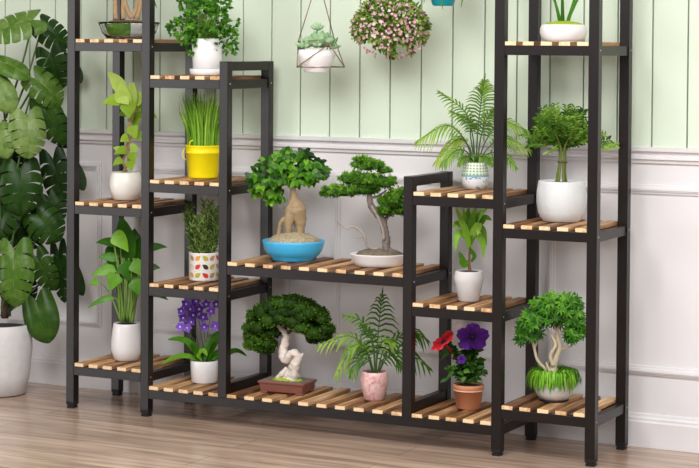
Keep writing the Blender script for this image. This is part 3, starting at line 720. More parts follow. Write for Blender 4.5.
p = Plant('potted_pine_bonsai', (1.0465, 0.155, 0.507), 378.9, 265.8, 328.2, 'pine bonsai with layered foliage and a bent bare trunk in a shallow white tray', 'bonsai')
p.pot('tray', [(0.066, 0), (0.07, 0.0015), (0.077, 0.012), (0.0865, 0.033), (0.0885, 0.036), (0.0865, 0.0375), (0.083, 0.034), (0.08, 0.028)], 'white', 60, sy=.8)
m = MB(); m.blob((0.002, 0, 0.032), (0.073, 0.057, 0.02), .2, 4, 5, 36, 14, zmin=-.1); p.build(m, 'gravel_mound', 'brown_gravel')
m = MB()
ctube(m, [p.P(384, 256), p.P(386, 248), p.P(386, 238), p.P(384, 228), p.P(381, 219), p.P(374, 211), p.P(370, 204), p.P(369, 195), p.P(371, 184), p.P(366, 172)], [.017, .0135, .0115, .0115, .0115, .0105, .0095, .007, .005, .003], 6, 12, .35)
ctube(m, [p.P(389, 250, -.01), p.P(396, 253, -.015), p.P(404, 257, -.02)], [.009, .0055, .003], 5, 9, .3)
ctube(m, [p.P(381, 249, -.01), p.P(376, 254, -.015), p.P(370, 257, -.02)], [.008, .005, .002], 5, 9, .3)
for pts, rr in (([(383, 226), (388, 216), (394, 208), (395, 200)], [.005, .004, .003, .002]), ([(370, 198), (378, 196), (386, 190)], [.005, .004, .002]), ([(369, 193), (358, 190), (346, 192)], [.005, .004, .002]), ([(382, 220), (388, 215.5), (393, 217)], [.0028, .002, .001]), ([(371, 184), (360, 181), (352, 181)], [.0035, .003, .002])):
    ctube(m, [p.P(*a, .003 * i) for i, a in enumerate(pts)], rr, 5, 7, .2)
p.build(m, 'trunk', 'pine_bark')
m = MB()
ctube(m, [p.P(382, 249, -.005), p.P(373, 249, -.01), p.P(366, 244, -.015), p.P(364, 236, -.02), p.P(358, 229, -.02), p.P(351, 227, -.02), p.P(345, 229, -.02), p.P(336, 222, -.02)], [.006, .0055, .005, .0042, .0036, .0032, .002, .0006], 6, 8, .3)
ctube(m, [p.P(365, 237, -.02), p.P(360, 238, -.025), p.P(355, 239, -.025)], [.003, .002, .0006], 4, 6)
ctube(m, [p.P(384, 240, -.012), p.P(382, 228, -.013), p.P(377, 216, -.012), p.P(371, 206, -.011)], [.004, .0045, .0045, .003], 6, 7, .3)
p.build(m, 'dead_branch', 'grey_wood')
mb = MB()
for cx, cy, rx, ry, rb, n_ in [(367, 166, 15, 5.5, .035, 34), (362, 161, 8, 4, .025, 14), (352, 179, 13, 6.5, .035, 30), (376, 182, 19, 8, .05, 62), (362, 190, 16, 5.5, .04, 36), (339, 192, 17, 6, .04, 44), (326, 194, 5, 2.5, .015, 8), (394, 202, 15, 9, .045, 52), (398, 193, 9, 5, .03, 16), (385, 212, 8, 4.5, .03, 16), (400, 210, 10, 6, .03, 20), (384, 171, 6, 3, .02, 8)]:
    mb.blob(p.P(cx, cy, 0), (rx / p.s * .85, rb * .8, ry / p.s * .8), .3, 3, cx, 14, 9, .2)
    for k in range(int(n_ * 1.7)):
        d = rdir(rng); d.z = d.z * .8 + .1; c0 = p.P(cx + d.x * rx, cy - d.z * ry, d.y * rb)
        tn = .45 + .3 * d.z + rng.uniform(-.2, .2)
        for q in range(15):
            e = (V((d.x * .5, d.y * .5, .35)) + rdir(rng)).normalized() * rng.uniform(.009, .0145)
            mb.blade([c0, c0 + e * .5, c0 + e], [.0014, .0013, .0003], (0, -1, .3), .1, tn + rng.uniform(-.15, .15))
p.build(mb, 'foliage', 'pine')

# ------------------------------------------------------------------ middle, lower shelf
p = Plant('potted_juniper_bonsai', (0.7446, 0.1298, 0.0975), 287.3, 392.0, 321.3, 'dark domed bonsai with a twisted white trunk in a red brown tray', 'bonsai', rot=0.08)
m = MB(); hx, hy = .076, .05
for sx in (-1, 1):
    for sy in (-1, 1): m.box((sx * .06 - .012, sy * .036 - .01, 0), (sx * .06 + .012, sy * .036 + .01, .006))
m.frustum(hx * .93, hy * .92, .005, hx * .98, hy * .98, .030); m.frustum(hx * 1.03, hy * 1.04, .030, hx * 1.04, hy * 1.05, .0375)
tray = p.build(m, 'tray', 'brown', bevel=.002)
m = MB(); m.frustum(hx * .97, hy * .97, .0372, hx * .95, hy * .95, .0385); p.build(m, 'soil', 'brown_gravel')
m = MB(); m.blob((0, 0, .037), (.05, .03, .009), .3, 4, 3, 30, 10); p.build(m, 'moss', 'lime_moss')
m = MB()
ctube(m, [p.P(291, 381), p.P(294, 372), p.P(297, 364, -.01), p.P(300, 358, -.012), p.P(298, 353, -.015), p.P(293, 354, -.02), p.P(288, 360, -.015), p.P(284, 358, -.01), p.P(283, 350), p.P(285, 342), p.P(286, 335), p.P(281, 329), p.P(276, 326)], [.021, .019, .0165, .0145, .0135, .012, .0125, .014, .014, .013, .011, .008, .005], 6, 12, .4)
ctube(m, [p.P(284, 380), p.P(288, 373), p.P(293, 364, .01), p.P(297, 354, .005)], [.012, .013, .012, .009], 6, 10, .35)
ctube(m, [p.P(294, 381, -.01), p.P(297, 372, -.015), p.P(299, 362, -.02)], [.013, .011, .008], 6, 10, .35)
ctube(m, [p.P(277, 379, -.01), p.P(283, 374, -.01), p.P(288, 368, -.005)], [.006, .009, .008], 5, 8, .3)
ctube(m, [p.P(300, 357, -.012), p.P(304, 355, -.012), p.P(306, 352, -.012)], [.008, .006, .002], 5, 8, .3)
ctube(m, [p.P(285, 343), p.P(281, 345), p.P(278, 349)], [.005, .004, .002], 5, 7, .3)
p.build(m, 'trunk', 'white_wood')
m = MB()
for pts in ([(286, 336), (280, 330), (268, 328), (258, 332)], [(286, 334), (296, 327), (310, 326), (320, 326)], [(285, 332), (284, 322), (282, 314)], [(296, 328), (304, 332), (310, 338)]):
    ctube(m, [p.P(*a, .006 * i) for i, a in enumerate(pts)], [.007, .005, .004, .002], 5, 7, .25)
p.build(m, 'branch', 'dark_bark')
mb = MB()
cl = [(250, 318, 9, 8), (262, 310, 10, 9), (274, 304, 10, 9), (286, 301, 11, 8), (297, 300, 11, 8), (308, 304, 10, 8), (318, 309, 9, 8), (325, 316, 9, 7), (331, 325, 7, 6), (321, 328, 9, 6), (310, 324, 11, 7), (298, 318, 12, 8), (284, 315, 11, 8), (271, 319, 11, 8), (257, 327, 10, 7), (246, 330, 7, 6), (248, 345, 9, 7), (258, 341, 8, 6), (243, 347, 6, 4), (268, 344, 7, 6), (262, 351, 5, 3), (272, 333, 9, 5), (308, 313, 10, 7), (315, 336, 7, 4), (290, 308, 10, 8), (326, 333, 6, 4), (265, 336, 7, 5), (254, 350, 6, 3), (300, 309, 9, 7), (278, 310, 9, 7), (246, 338, 6, 5)]
for i, (cx, cy, rx, ry) in enumerate(cl):
    inner = 1 if 255 < cx < 322 else .6
    for bb in ((-.045, .0, .045) if inner == 1 and cy < 330 else (-.012, .02)):
        c0 = p.P(cx + rng.uniform(-2, 2), cy + abs(bb) * 60, bb); r_ = V((rx / p.s * .9, .024, ry / p.s * .9))
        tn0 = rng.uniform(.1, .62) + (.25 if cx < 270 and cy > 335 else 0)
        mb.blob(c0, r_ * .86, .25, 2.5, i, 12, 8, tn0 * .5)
        for k in range(85):
            d = rdir(rng); e = c0 + V((d.x * r_.x, d.y * r_.y, d.z * r_.z)) * .84
            f = (d + rdir(rng) * .7).normalized() * rng.uniform(.005, .0095)
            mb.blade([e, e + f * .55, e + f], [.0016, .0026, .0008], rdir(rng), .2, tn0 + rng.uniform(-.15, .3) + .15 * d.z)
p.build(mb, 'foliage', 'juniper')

def frond(mb, st, pts, L, n, tn, nrm, wid=.0042, rad=.0016, start=.28, droop=.35, ang=1.05, stm=True):
    """arching palm leaf: stalk with paired leaflets"""
    q = cat(pts, 8); m_ = len(q); nrm = V(nrm)
    if stm: st.tube(q, lerp([rad * 1.5, rad, rad * .5], m_), 6)
    for k in range(n):
        t = start + (1 - start) * k / (n - 1); x = t * (m_ - 1); i = min(int(x), m_ - 2)
        c0 = q[i].lerp(q[i + 1], x - i); tg = (q[i + 1] - q[i]).normalized(); s = tg.cross(nrm).normalized()
        r_ = (t - start) / (1 - start); ll = L * (.55 + .9 * math.sin(PI * min(1, r_ * .85 + .12)) ** .8) * .7
        for sg in (-1, 1):
            aa = ang * (1.1 - .75 * r_) + rng.uniform(-.08, .08); l2 = ll * rng.uniform(.88, 1.08)
            d = (tg * math.cos(aa) + s * sg * math.sin(aa)).normalized()
            P_ = [c0 + d * (l2 * f) + V((0, 0, -droop * l2 * f * f)) + nrm * (.06 * l2 * math.sin(PI * f)) for f in (0, .3, .65, 1)]
            mb.blade(P_, [wid * .35, wid * .5, wid * .42, .0003], nrm, .15, tn + rng.uniform(-.15, .15) + (.18 * r_))
    d = (q[-1] - q[-2]).normalized()
    mb.blade([q[-1], q[-1] + d * L * .25, q[-1] + d * L * .45], [wid * .4, wid * .4, .0003], nrm, .1, tn)

p = Plant('potted_parlour_palm', (1.0374, 0.1488, 0.0975), 374.3, 399.6, 327.7, 'feathery palm in a mottled pink pot on the lowest shelf', 'plant')
p.pot('pot', [(0.027, 0), (0.0305, 0.003), (0.040, 0.04), (0.0435, 0.062), (0.0425, 0.075), (0.038, 0.086), (0.0365, 0.087), (0.034, 0.083), (0.035, 0.078)], 'pink', 48)
p.soil(0.0355, 0.079)
mb = MB(); st = MB()
for pts, L, n_, tn, nr, dr in [
    ([(376, 374), (377, 345), (379, 318), (381, 298)], .08, 18, .22, (.1, -1, .1), .8), ([(375, 374), (372, 345), (362, 322), (346, 316)], .036, 13, .42, (-.1, -.8, .6), .35),
    ([(373, 374), (364, 348), (348, 336), (322, 345)], .05, 16, .72, (-.1, -.6, .9), .55), ([(373, 374), (366, 352), (352, 350), (338, 372)], .046, 15, .78, (-.3, -.8, .6), .7),
    ([(377, 374), (384, 348), (398, 338), (412, 336)], .046, 15, .3, (.2, -.8, .6), .4), ([(378, 374), (388, 350), (408, 330), (424, 338)], .05, 16, .35, (.2, -.7, .7), .6),
    ([(378, 374), (388, 356), (404, 350), (426, 366)], .05, 15, .25, (.2, -.8, .6), .6), ([(375, 374), (378, 352), (384, 340), (392, 343)], .04, 13, .7, (.1, -.8, .7), .55),
    ([(374, 374), (368, 354), (360, 344), (350, 348)], .042, 14, .5, (-.1, -.9, .5), .6), ([(377, 374), (382, 360), (394, 356), (400, 366)], .034, 12, .28, (.2, -.9, .4), .5),
    ([(374, 374), (368, 360), (358, 360), (352, 374)], .034, 12, .35, (-.2, -.9, .4), .5), ([(375, 374), (374, 350), (370, 334), (362, 326)], .034, 13, .2, (-.1, -1, .3), .4)]:
    y0 = rng.uniform(-.03, .03); frond(mb, st, [p.P(*a, y0 * i / 3 - .004 * i) for i, a in enumerate(pts)], L, int(n_ * .72), tn, nr, .0064, .0017, .3, dr)
p.build(mb, 'foliage', 'palm'); p.build(st, 'leaf_stalk', 'dark_stem')

# ------------------------------------------------------------------ fourth column
p = Plant('potted_areca_palm', (1.3453, 0.194, 0.7503), 475.0, 189.5, 334.4, 'arching palm in a blue and white patterned pot with a green net', 'plant')
p.pot('pot', [(0.024, 0), (0.029, 0.002), (0.0385, 0.016), (0.0408, 0.03), (0.0405, 0.045), (0.0385, 0.062), (0.0355, 0.078), (0.034, 0.081), (0.0315, 0.078), (0.032, 0.072)], 'net', 48)
p.soil(0.0325, 0.073)
mb = MB(); st = MB()
for pts, L, n_, tn, nr, dr in [
    ([(476, 166), (477, 135), (480, 105), (483, 84)], .072, 20, .3, (.15, -1, .2), .6), ([(475, 166), (472, 135), (464, 112), (440, 94)], .036, 17, .35, (-.3, -.8, .6), .45),
    ([(474, 166), (464, 140), (446, 126), (420, 140)], .05, 18, .62, (0, -.5, .9), .75), ([(474, 166), (468, 146), (456, 140), (438, 160)], .046, 18, .8, (-.1, -.7, .7), .7),
    ([(477, 166), (486, 140), (502, 122), (524, 130)], .046, 17, .5, (.1, -.7, .7), .5), ([(477, 166), (488, 148), (504, 138), (526, 148)], .046, 16, .55, (.1, -.6, .8), .6),
    ([(475, 166), (470, 136), (470, 122), (452, 113)], .034, 14, .45, (-.2, -.8, .6), .6), ([(474, 166), (466, 152), (454, 152), (443, 165)], .03, 13, .4, (-.1, -.9, .4), .5),
    ([(477, 166), (480, 140), (486, 120), (497, 108)], .046, 16, .25, (.2, -.9, .4), .5), ([(478, 166), (488, 154), (502, 154), (514, 166)], .03, 12, .35, (.1, -.9, .5), .5),
    ([(475, 166), (470, 158), (463, 158), (459, 165)], .018, 11, .3, (-.1, -.9, .3), .5), ([(477, 166), (481, 157), (488, 158), (492, 165)], .018, 11, .35, (.1, -.9, .3), .5), ([(475, 166), (474, 158), (472, 157), (470, 164)], .016, 10, .5, (0, -1, .3), .5), ([(477, 166), (478, 158), (480, 157), (482, 164)], .016, 10, .4, (0, -1, .3), .5)]:
    y0 = rng.uniform(-.03, .03)
    if pts[-1][1] > 164: y0 = -.045
    frond(mb, st, [p.P(*a, y0 * i / 3 - .003 * i) for i, a in enumerate(pts)], L, int(n_ * .9), tn, nr, .0056, .0018, .4, dr)
p.build(mb, 'foliage', 'areca'); p.build(st, 'leaf_stalk', 'dark_stem')

p = Plant('potted_dracaena', (1.3597, 0.122, 0.4239), 468.8, 301.1, 338.0, 'small dracaena with broad drooping leaves in a grey white tapered pot', 'plant')
p.pot('pot', [(0.027, 0), (0.0305, 0.003), (0.041, 0.055), (0.0448, 0.068), (0.0405, 0.087), (0.039, 0.09), (0.037, 0.088), (0.037, 0.083)], 'stone', 44)
p.soil(0.0375, 0.084)
m = MB(); ctube(m, [p.P(469.5, 272), p.P(469, 266), p.P(469, 255), p.P(470, 240), p.P(469, 232)], [.007, .0042, .0035, .003, .0025], 5, 8, .2); p.build(m, 'stem', 'red_stem')
mb = MB()
for pts, wd, tn in [([(469, 250), (466, 236), (461, 222), (455, 208)], 9, .7), ([(469, 250), (468, 236), (465, 222), (462, 207)], 8, .5), ([(469, 246), (470, 230), (472, 218), (476, 206)], 9, .35), ([(470, 245), (476, 228), (484, 218), (491, 220)], 9, .45), ([(470, 243), (476, 230), (482, 230), (486, 246)], 9, .6),
                    ([(469, 243), (462, 234), (456, 236), (455, 252)], 9, .65), ([(470, 240), (474, 234), (482, 242), (483, 258)], 8, .7), ([(469, 262), (464, 262), (460, 256), (458, 252)], 7, .35), ([(469, 264), (464, 266), (461, 263), (459, 260)], 6, .5),
                    ([(469, 246), (468, 232), (467, 220), (468, 207)], 11, .2), ([(470, 244), (474, 224), (480, 214), (487, 208)], 8, .5), ([(469, 243), (463, 228), (456, 224), (452, 228)], 8, .55), ([(470, 240), (473, 232), (478, 225), (477, 236)], 9, .85), ([(469, 247), (467, 236), (470, 228), (473, 214)], 8, .75), ([(471, 262), (474, 256), (470, 250), (469, 248)], 5, .15)]:
    y0 = rng.uniform(-.025, .02); q = cat([p.P(*a, y0 * i / 3 - .006 * i) for i, a in enumerate(pts)], 5); n_ = len(q)
    mb.blade(q, [max(.0004, wd / p.s * .42 * (math.sin(PI * (0.06 + 0.94 * i / (n_ - 1))) ** .7)) if i < n_ - 1 else .0004 for i in range(n_)], (rng.uniform(-.2, .2), -1, .45), .25, tn)
p.build(mb, 'foliage', 'drac')

p = Plant('potted_petunia', (1.3433, 0.1635, 0.0975), 468.4, 408.2, 335.0, 'red and purple petunias in a terracotta pot', 'plant')
tp = p.pot('pot', [(0.034, 0), (0.036, 0.002), (0.0425, 0.053), (0.0455, 0.0535), (0.0462, 0.071), (0.0445, 0.0725), (0.0425, 0.07), (0.042, 0.064)], 'terra', 48)
m = MB(); m.lathe([(.0458, .0535), (.0466, .0545), (.0466, .0565), (.0458, .0575)], 48); p.build(m, 'rim_line', 'terra_line', tp)
p.soil(0.0425, 0.065)
mb = MB(); st = MB()
for pts in ([(466, 384), (464, 370), (458, 358), (447, 346)], [(468, 384), (470, 370), (473, 356), (473, 344)], [(467, 384), (464, 374), (462, 366), (461, 361)], [(469, 384), (476, 372), (480, 362)], [(466, 384), (458, 374), (450, 370)], [(467, 384), (468, 368), (466, 352)], [(468, 384), (474, 376), (482, 372)]):
    q = cat([p.P(*a, -.004 * i) for i, a in enumerate(pts)], 6); st.tube(q, .0015, 6)
    for c0 in q[4:]:
        for k in range(7):
            d = V((rng.uniform(-1, 1), rng.uniform(-1, .6), rng.uniform(-.25, .7))).normalized() * rng.uniform(.014, .024)
            leaf(mb, c0, c0 + d, .0105, (rng.uniform(-.3, .3), -.8, .6), .12, 'oval', 5, .25, rng.random() * .85)
for k in range(38):
    c0 = p.P(468 + rng.uniform(-10, 10), rng.uniform(368, 383), rng.uniform(-.035, .02)); d = V((rng.uniform(-1, 1), rng.uniform(-1, .4), rng.uniform(-.3, .5))).normalized() * .022
    leaf(mb, c0, c0 + d, .011, (0, -.8, .6), .1, 'oval', 5, .2, rng.random())
for a, b in (((455, 349), (438, 356)), ((450, 352), (441, 360)), ((462, 349), (457, 343)), ((468, 352), (462, 344)), ((476, 352), (484, 350)), ((447, 380), (440, 383)), ((454, 371), (446, 381)), ((478, 372), (486, 377)), ((476, 368), (485, 368))):
    leaf(mb, p.P(*a, -.02), p.P(*b, -.025), .012, (0, -1, .5), .12, 'oval', 5, .2, .4)
p.build(mb, 'foliage', 'pansy'); p.build(st, 'stem', 'dark_stem')
def petunia(name, mat, c0, R_, nrm, notch=.1, ph=0., squash=1.0, deep=.4):
    m = MB(); n_, rr = 60, [0.06, .2, .4, .6, .8, .92, 1]
    nrm = V(nrm).normalized(); ax = V((1, 0, 0)); ax = (ax - nrm * ax.dot(nrm)).normalized(); ay = nrm.cross(ax)
    vs = []
    for j, q in enumerate(rr):
        for k in range(n_):
            a = 2 * PI * k / n_; lob = 1 - notch * (1 - abs(math.cos(2.5 * (a - ph)))) ** 1.5 * q * 1.6
            r_ = R_ * q * lob * (1 + .03 * math.sin(17 * a) * q)
            dz = -deep * R_ * (1 - q) ** 1.6 + R_ * (.07 * math.sin(5 * (a - ph)) + .05 * math.sin(13 * a + 1)) * q ** 2 - .12 * R_ * q ** 4
            vs.append(V(c0) + ax * (r_ * math.cos(a)) + ay * (r_ * math.sin(a) * squash) + nrm * dz)
    o = 0
    for j in range(len(rr) - 1):
        t_ = .2 + .45 * rr[j] if j else .1
        m.add(vs if j == 0 else [], [], .5)
        for k in range(n_):
            m.f.append((j * n_ + k, j * n_ + (k + 1) % n_, (j + 1) * n_ + (k + 1) % n_, (j + 1) * n_ + k)); m.t.append(t_ + .1 * math.cos(5 * (2 * PI * k / n_ - ph)) + .25 * (rr[j] > .9)); m.s.append(True)
    f = p.build(m, name, mat); e = MB(); e.blob(V(c0) - nrm * deep * R_ * .75, (R_ * .16,) * 3, .1); p.build(e, 'flower_throat', 'dark_eye', f)
    t = MB(); t.tube([V(c0) - nrm * R_ * (deep + 1.0), V(c0) - nrm * R_ * (deep + .3), V(c0) - nrm * R_ * (deep - .06)], [.0015, .004, .0065], 10, .3); p.build(t, 'flower_tube', mat, f)
    return f
petunia('flower', 'purple', p.P(472.5, 337, -.045), .05, (.05, -1, .12), .14, .3, .82, .3)
petunia('flower', 'red', p.P(441, 340, -.035), .044, (-.62, -.24, .75), .1, .8, .95, .3)
petunia('flower', 'purple', p.P(461, 359.5, -.05), .0135, (-.1, -1, .2), .1, .2, 1, .3)
m = MB()
for k in range(6):
    a = k / 6 * 2 * PI; leaf(m, p.P(457, 325, .02), p.P(457, 325, .02) + V((math.cos(a) * .015, -.003, math.sin(a) * .013)), .012, (0, -1, 0), .05, 'oval', 4, .1, .9)
p.build(m, 'pale_flower', 'blossom')

# ------------------------------------------------------------------ right column
p = Plant('potted_aloe', (1.6417, 0.14, 1.1935), 563.4, 41.2, 346.1, 'upright bladed plant in a low round white bowl, topmost at right', 'plant')
p.pot('bowl', [(0.056, 0), (0.0585, 0.002), (0.064, 0.01), (0.068, 0.025), (0.067, 0.038), (0.063, 0.046), (0.0605, 0.048), (0.058, 0.046), (0.057, 0.04)], 'white', 52)
m = MB(); m.blob((0, 0, .042), (.058, .058, .0175), .12, 3, 1, 36, 12); p.build(m, 'moss', 'lime_moss')
mb = MB()
for (bx, bt, tp, wd, bo, tn) in [(560, (555, 3), (546, -28), 3.4, -.005, .45), (562.5, (562, 3), (561, -50), 4.2, -.012, .25), (567, (573, 3), (584, -34), 3.8, -.01, .5), (561, (553, -2), (538, -30), 3, .012, .4), (566, (578, -2), (592, -24), 3, .012, .4)]:
    q = cat([p.P(bx, 24, bo), p.P(*bt, bo * 1.6), p.P(*tp, bo * 3)], 8); n_ = len(q)
    mb.blade(q, [wd / p.s * .5 * (1 - i / (n_ - 1)) ** .6 + .0003 for i in range(n_)], (0, -1, .1), .5, tn)
p.build(mb, 'foliage', 'lily')

p = Plant('potted_braided_tree', (1.6248, 0.182, 0.669), 561.3, 221.2, 342.6, 'small tree with bundled stems in a large dimpled white pot', 'plant')
p.pot('pot', [(0.05, 0), (0.055, 0.003), (0.068, 0.025), (0.073, 0.055), (0.0725, 0.085), (0.068, 0.112), (0.0675, 0.117), (0.064, 0.118), (0.062, 0.112), (0.062, 0.106)], 'dimple', 56)
p.soil(0.0625, 0.108)
m = MB()
for k in range(6):
    a = k / 6 * 2 * PI; dx, dy = math.cos(a), math.sin(a)
    ctube(m, [p.P(561 + 5 * dx, 183, .014 * dy), p.P(561 + 3.6 * dx, 172, .011 * dy), p.P(562 + 3 * dx, 160, .009 * dy), p.P(562 + 4 * dx, 148, .013 * dy), p.P(562 + 14 * dx, 134, .04 * dy)], [.0042, .0036, .0033, .003, .002], 6, 7, .2)
p.build(m, 'stem', 'olive')
m = MB(); m.lathe([(.0135, 0), (.0148, .001), (.0148, .004), (.0135, .005)], 20); p.build(m, 'tie', 'dark_bark', loc=p.P(562, 163))
mb = MB(); st = MB()
ends = []
for cx, cy, rx, ry, rb, n_ in [(562, 122, 32, 15, .075, 34), (542, 131, 20, 13, .05, 18), (582, 132, 22, 12, .05, 18), (560, 112, 24, 8, .05, 18), (534, 138, 9, 8, .03, 8), (592, 138, 9, 7, .03, 8), (566, 140, 20, 6, .04, 14), (575, 116, 12, 7, .04, 12), (545, 117, 10, 6, .03, 8)]:
    for k in range(n_):
        d = rdir(rng) * rng.random() ** .35; ends.append((cx + d.x * rx, cy + d.z * ry, d.y * rb))
ends += [(608, 140, .03), (612, 145, .03), (604, 136, .03), (598, 135, .02), (606, 148, .03), (616, 146, .03), (524, 135, 0), (528, 145, 0), (548, 152, -.02)]
for ex, ey, eb in ends:
    e = p.P(ex, ey, eb); hub = p.P(562 + (ex - 562) * .35, 145, eb * .35)
    d0 = (e - hub).normalized(); s0 = e - d0 * .042
    if rng.random() < .55: ctube(st, [hub, hub.lerp(s0, .6) + V((0, 0, .008)), s0, e], [.0012, .001, .0008, .0005], 4, 4)
    tn = rng.uniform(.1, .9)
    for k in range(6):
        c0 = s0.lerp(e, k / 5)
        for sg in (-1, 1):
            dd = (d0 * .7 + V((sg * .75 * abs(d0.z) + sg * .3, rng.uniform(-.5, .2), -sg * .6 * d0.x - .12)) + rv(rng, .25)).normalized() * rng.uniform(.013, .021)
            leaf(mb, c0, c0 + dd, .007, (rng.uniform(-.3, .3), -.8, .7), .06, 'oval', 3, .15, tn + rng.uniform(-.2, .2))
p.build(mb, 'foliage', 'braid'); p.build(st, 'twig', 'stem')

p = Plant('potted_aralia_bonsai', (1.6206, 0.1489, 0.148), 554.0, 400.5, 343.4, 'tree shaped plant above bright spilling grass in a round pot on the lowest right shelf', 'bonsai')
p.pot('pot', [(0.036, 0.0055), (0.042, 0.007), (0.052, 0.02), (0.058, 0.042), (0.056, 0.062), (0.05, 0.072), (0.046, 0.072), (0.045, 0.066)], 'stone', 48)
m = MB(); m.lathe([(.04, 0), (.0425, .001), (.0435, .005), (.041, .0058)], 40); p.build(m, 'foot_ring', 'rubber')
p.soil(.046, .068)
m = MB()
ctube(m, [p.P(552, 376), p.P(553, 368), p.P(556, 356), p.P(559, 346), p.P(557, 338), p.P(557, 330), p.P(560, 320)], [.0145, .011, .009, .0075, .0065, .005, .003], 6, 10, .25)
ctube(m, [p.P(551, 375), p.P(544, 368), p.P(537, 360), p.P(534, 349), p.P(531, 338), p.P(528, 328)], [.008, .005, .0045, .004, .0035, .002], 6, 8, .2)
ctube(m, [p.P(553, 366, -.01), p.P(550, 356, -.01), p.P(555, 345, -.01), p.P(551, 336), p.P(545, 326)], [.006, .0055, .005, .004, .002], 6, 8, .2)
ctube(m, [p.P(558, 350), p.P(566, 348, .01), p.P(572, 345, .01), p.P(576, 338, .01)], [.004, .003, .0025, .002], 6, 7, .2)
ctube(m, [p.P(550, 372, -.015), p.P(547, 366, -.015), p.P(546, 362, -.015)], [.006, .004, .002], 4, 7, .2)
for pts in ([(557, 338), (566, 326), (574, 318)], [(557, 332), (550, 318), (548, 308)], [(531, 340), (524, 336), (520, 332)], [(534, 348), (538, 338), (540, 330)]):
    ctube(m, [p.P(*a, .008 * i) for i, a in enumerate(pts)], [.004, .003, .0015], 5, 6, .2)
p.build(m, 'trunk', 'pale_bark')
mb = MB()
for cx, cy, rx, ry, rb, n_, tn in [(552, 309, 20, 11, .06, 52, .55), (566, 303, 13, 8, .04, 24, .5), (530, 330, 12, 12, .045, 28, .45), (527, 319, 8, 5, .03, 10, .35), (538, 320, 12, 8, .05, 18, .5), (573, 318, 11, 10, .045, 26, .45), (574, 334, 10, 9, .04, 20, .5), (555, 322, 14, 6, .05, 16, .3), (520, 336, 5, 8, .03, 8, .35), (540, 303, 8, 5, .03, 10, .6), (548, 298, 8, 4, .03, 8, .7)]:
    for k in range(n_):
        d = rdir(rng) * rng.random() ** .3; c0 = p.P(cx + d.x * rx, cy + d.z * ry, d.y * rb)
        t0 = tn - .25 * d.z + rng.uniform(-.15, .15)
        for q in range(8):
            a = q / 8 * 2 * PI + rng.uniform(-.2, .2)
            e = V((math.cos(a), -.45 + .5 * math.sin(a), .75 * math.sin(a) - .3 + rng.uniform(-.2, .25))).normalized() * rng.uniform(.017, .025)
            leaf(mb, c0, c0 + e, .0062, (0, -.9, .6), .1, 'oval', 4, .2, t0 + rng.uniform(-.25, .2))
p.build(mb, 'foliage', 'aralia')
mb = MB()
for k in range(620):
    a = rng.uniform(0, 2 * PI); r0_ = .046 * rng.random() ** .5; ca, sa = math.cos(a), math.sin(a)
    R1 = rng.uniform(.06, .083) - .012 * max(0, -sa); z1 = rng.uniform(.034, .055) if rng.random() < .75 else rng.uniform(.022, .06)
    mb.blade(cat([V((r0_ * ca, r0_ * sa, .07)), V(((r0_ + R1) * .55 * ca, (r0_ + R1) * .55 * sa, rng.uniform(.084, .094))), V((R1 * .97 * ca, R1 * .97 * sa, .068)), V((R1 * ca, R1 * sa, z1))], 3),
             [.0012, .0016, .0018, .0019, .0019, .0018, .0017, .0015, .0012, .0003], (ca, sa, .3), .2, rng.random())
p.build(mb, 'spilling_grass', 'spill')

# ------------------------------------------------------------------ hanging planters
p = Plant('hanging_succulent', (0.8327, 0.14, 1.0932), 316, 72.5, 324.4, 'green rosette succulent in a white bowl hanging in a triangular wire frame', 'hanging planter')
p.pot('bowl', [(0.034, 0), (0.0375, 0.002), (0.039, 0.012), (0.05, 0.024), (0.0595, 0.05), (0.0612, 0.07), (0.059, 0.07), (0.056, 0.06)], 'white', 52)
p.soil(.0565, .062)
mb = MB()
def rosette(c0, R_, rings, tn, tilt=V((0, -.25, 1))):
    ax = tilt.normalized(); x = ax.cross(V((0, 1, .1))).normalized(); y = ax.cross(x)
    for j, (nl, el, ln) in enumerate(rings):
        for k in range(nl):
            a = (k + .5 * (j % 2)) / nl * 2 * PI; d = ((x * math.cos(a) + y * math.sin(a)) * math.cos(el) + ax * math.sin(el)).normalized() * R_ * ln
            u = (ax - d * ax.dot(d) / d.length_squared).normalized()
            q = [c0 + d * t + u * (R_ * .2 * t * t) for t in (0, .25, .5, .75, .93, 1)]
            mb.tube(q, [R_ * f for f in (.12, .22, .27, .2, .09, .01)], 8, tn + rng.uniform(-.15, .15) + .08 * j)
rosette(p.P(310, 45, -.02), .036, [(6, .35, 1), (5, .8, .85), (3, 1.2, .65)], .6)
rosette(p.P(320, 45, -.01), .054, [(7, .3, .95), (5, .8, .85), (3, 1.2, .7)], .5)
rosette(p.P(304, 47, -.03), .028, [(6, .25, 1.1), (4, .8, .8)], .65)
rosette(p.P(317, 46, -.036), .026, [(6, .3, 1.1), (5, .8, .8), (3, 1.2, .5)], .75)
rosette(p.P(317, 29, 0), .023, [(7, .25, 1), (6, .8, .9), (4, 1.25, .7)], .8)
for a, b, r_ in (((330, 48), (338, 37), .006), ((330, 48), (341, 46), .006), ((327, 47), (333, 40), .006), ((303, 49), (298, 44), .006), ((302, 49), (297, 48), .005), ((318, 31), (324, 26), .003), ((306, 47), (301, 41), .005)):
    A, B = p.P(*a, -.02), p.P(*b, -.025); mb.tube([A, A.lerp(B, .3), A.lerp(B, .7), B], [r_ * .6, r_, r_ * .9, .0005], 8, .3)
p.build(mb, 'succulent', 'succ')
m = MB(); ctube(m, [p.P(316, 46), p.P(316.5, 36), p.P(317, 29)], [.003, .0025, .002], 4, 6); p.build(m, 'stem', 'stem')
m = MB()
apex = p.P(317.5, -22, 0); M1 = p.P(298, 42, -.02); M2 = p.P(333.5, 37, .055); M3 = p.P(329, 44, -.068); B1 = p.P(297, 67.5, -.05); B2 = p.P(344.5, 67, -.03); B3 = p.P(318, 66, .075)
M1b = p.P(300, 42, .06)
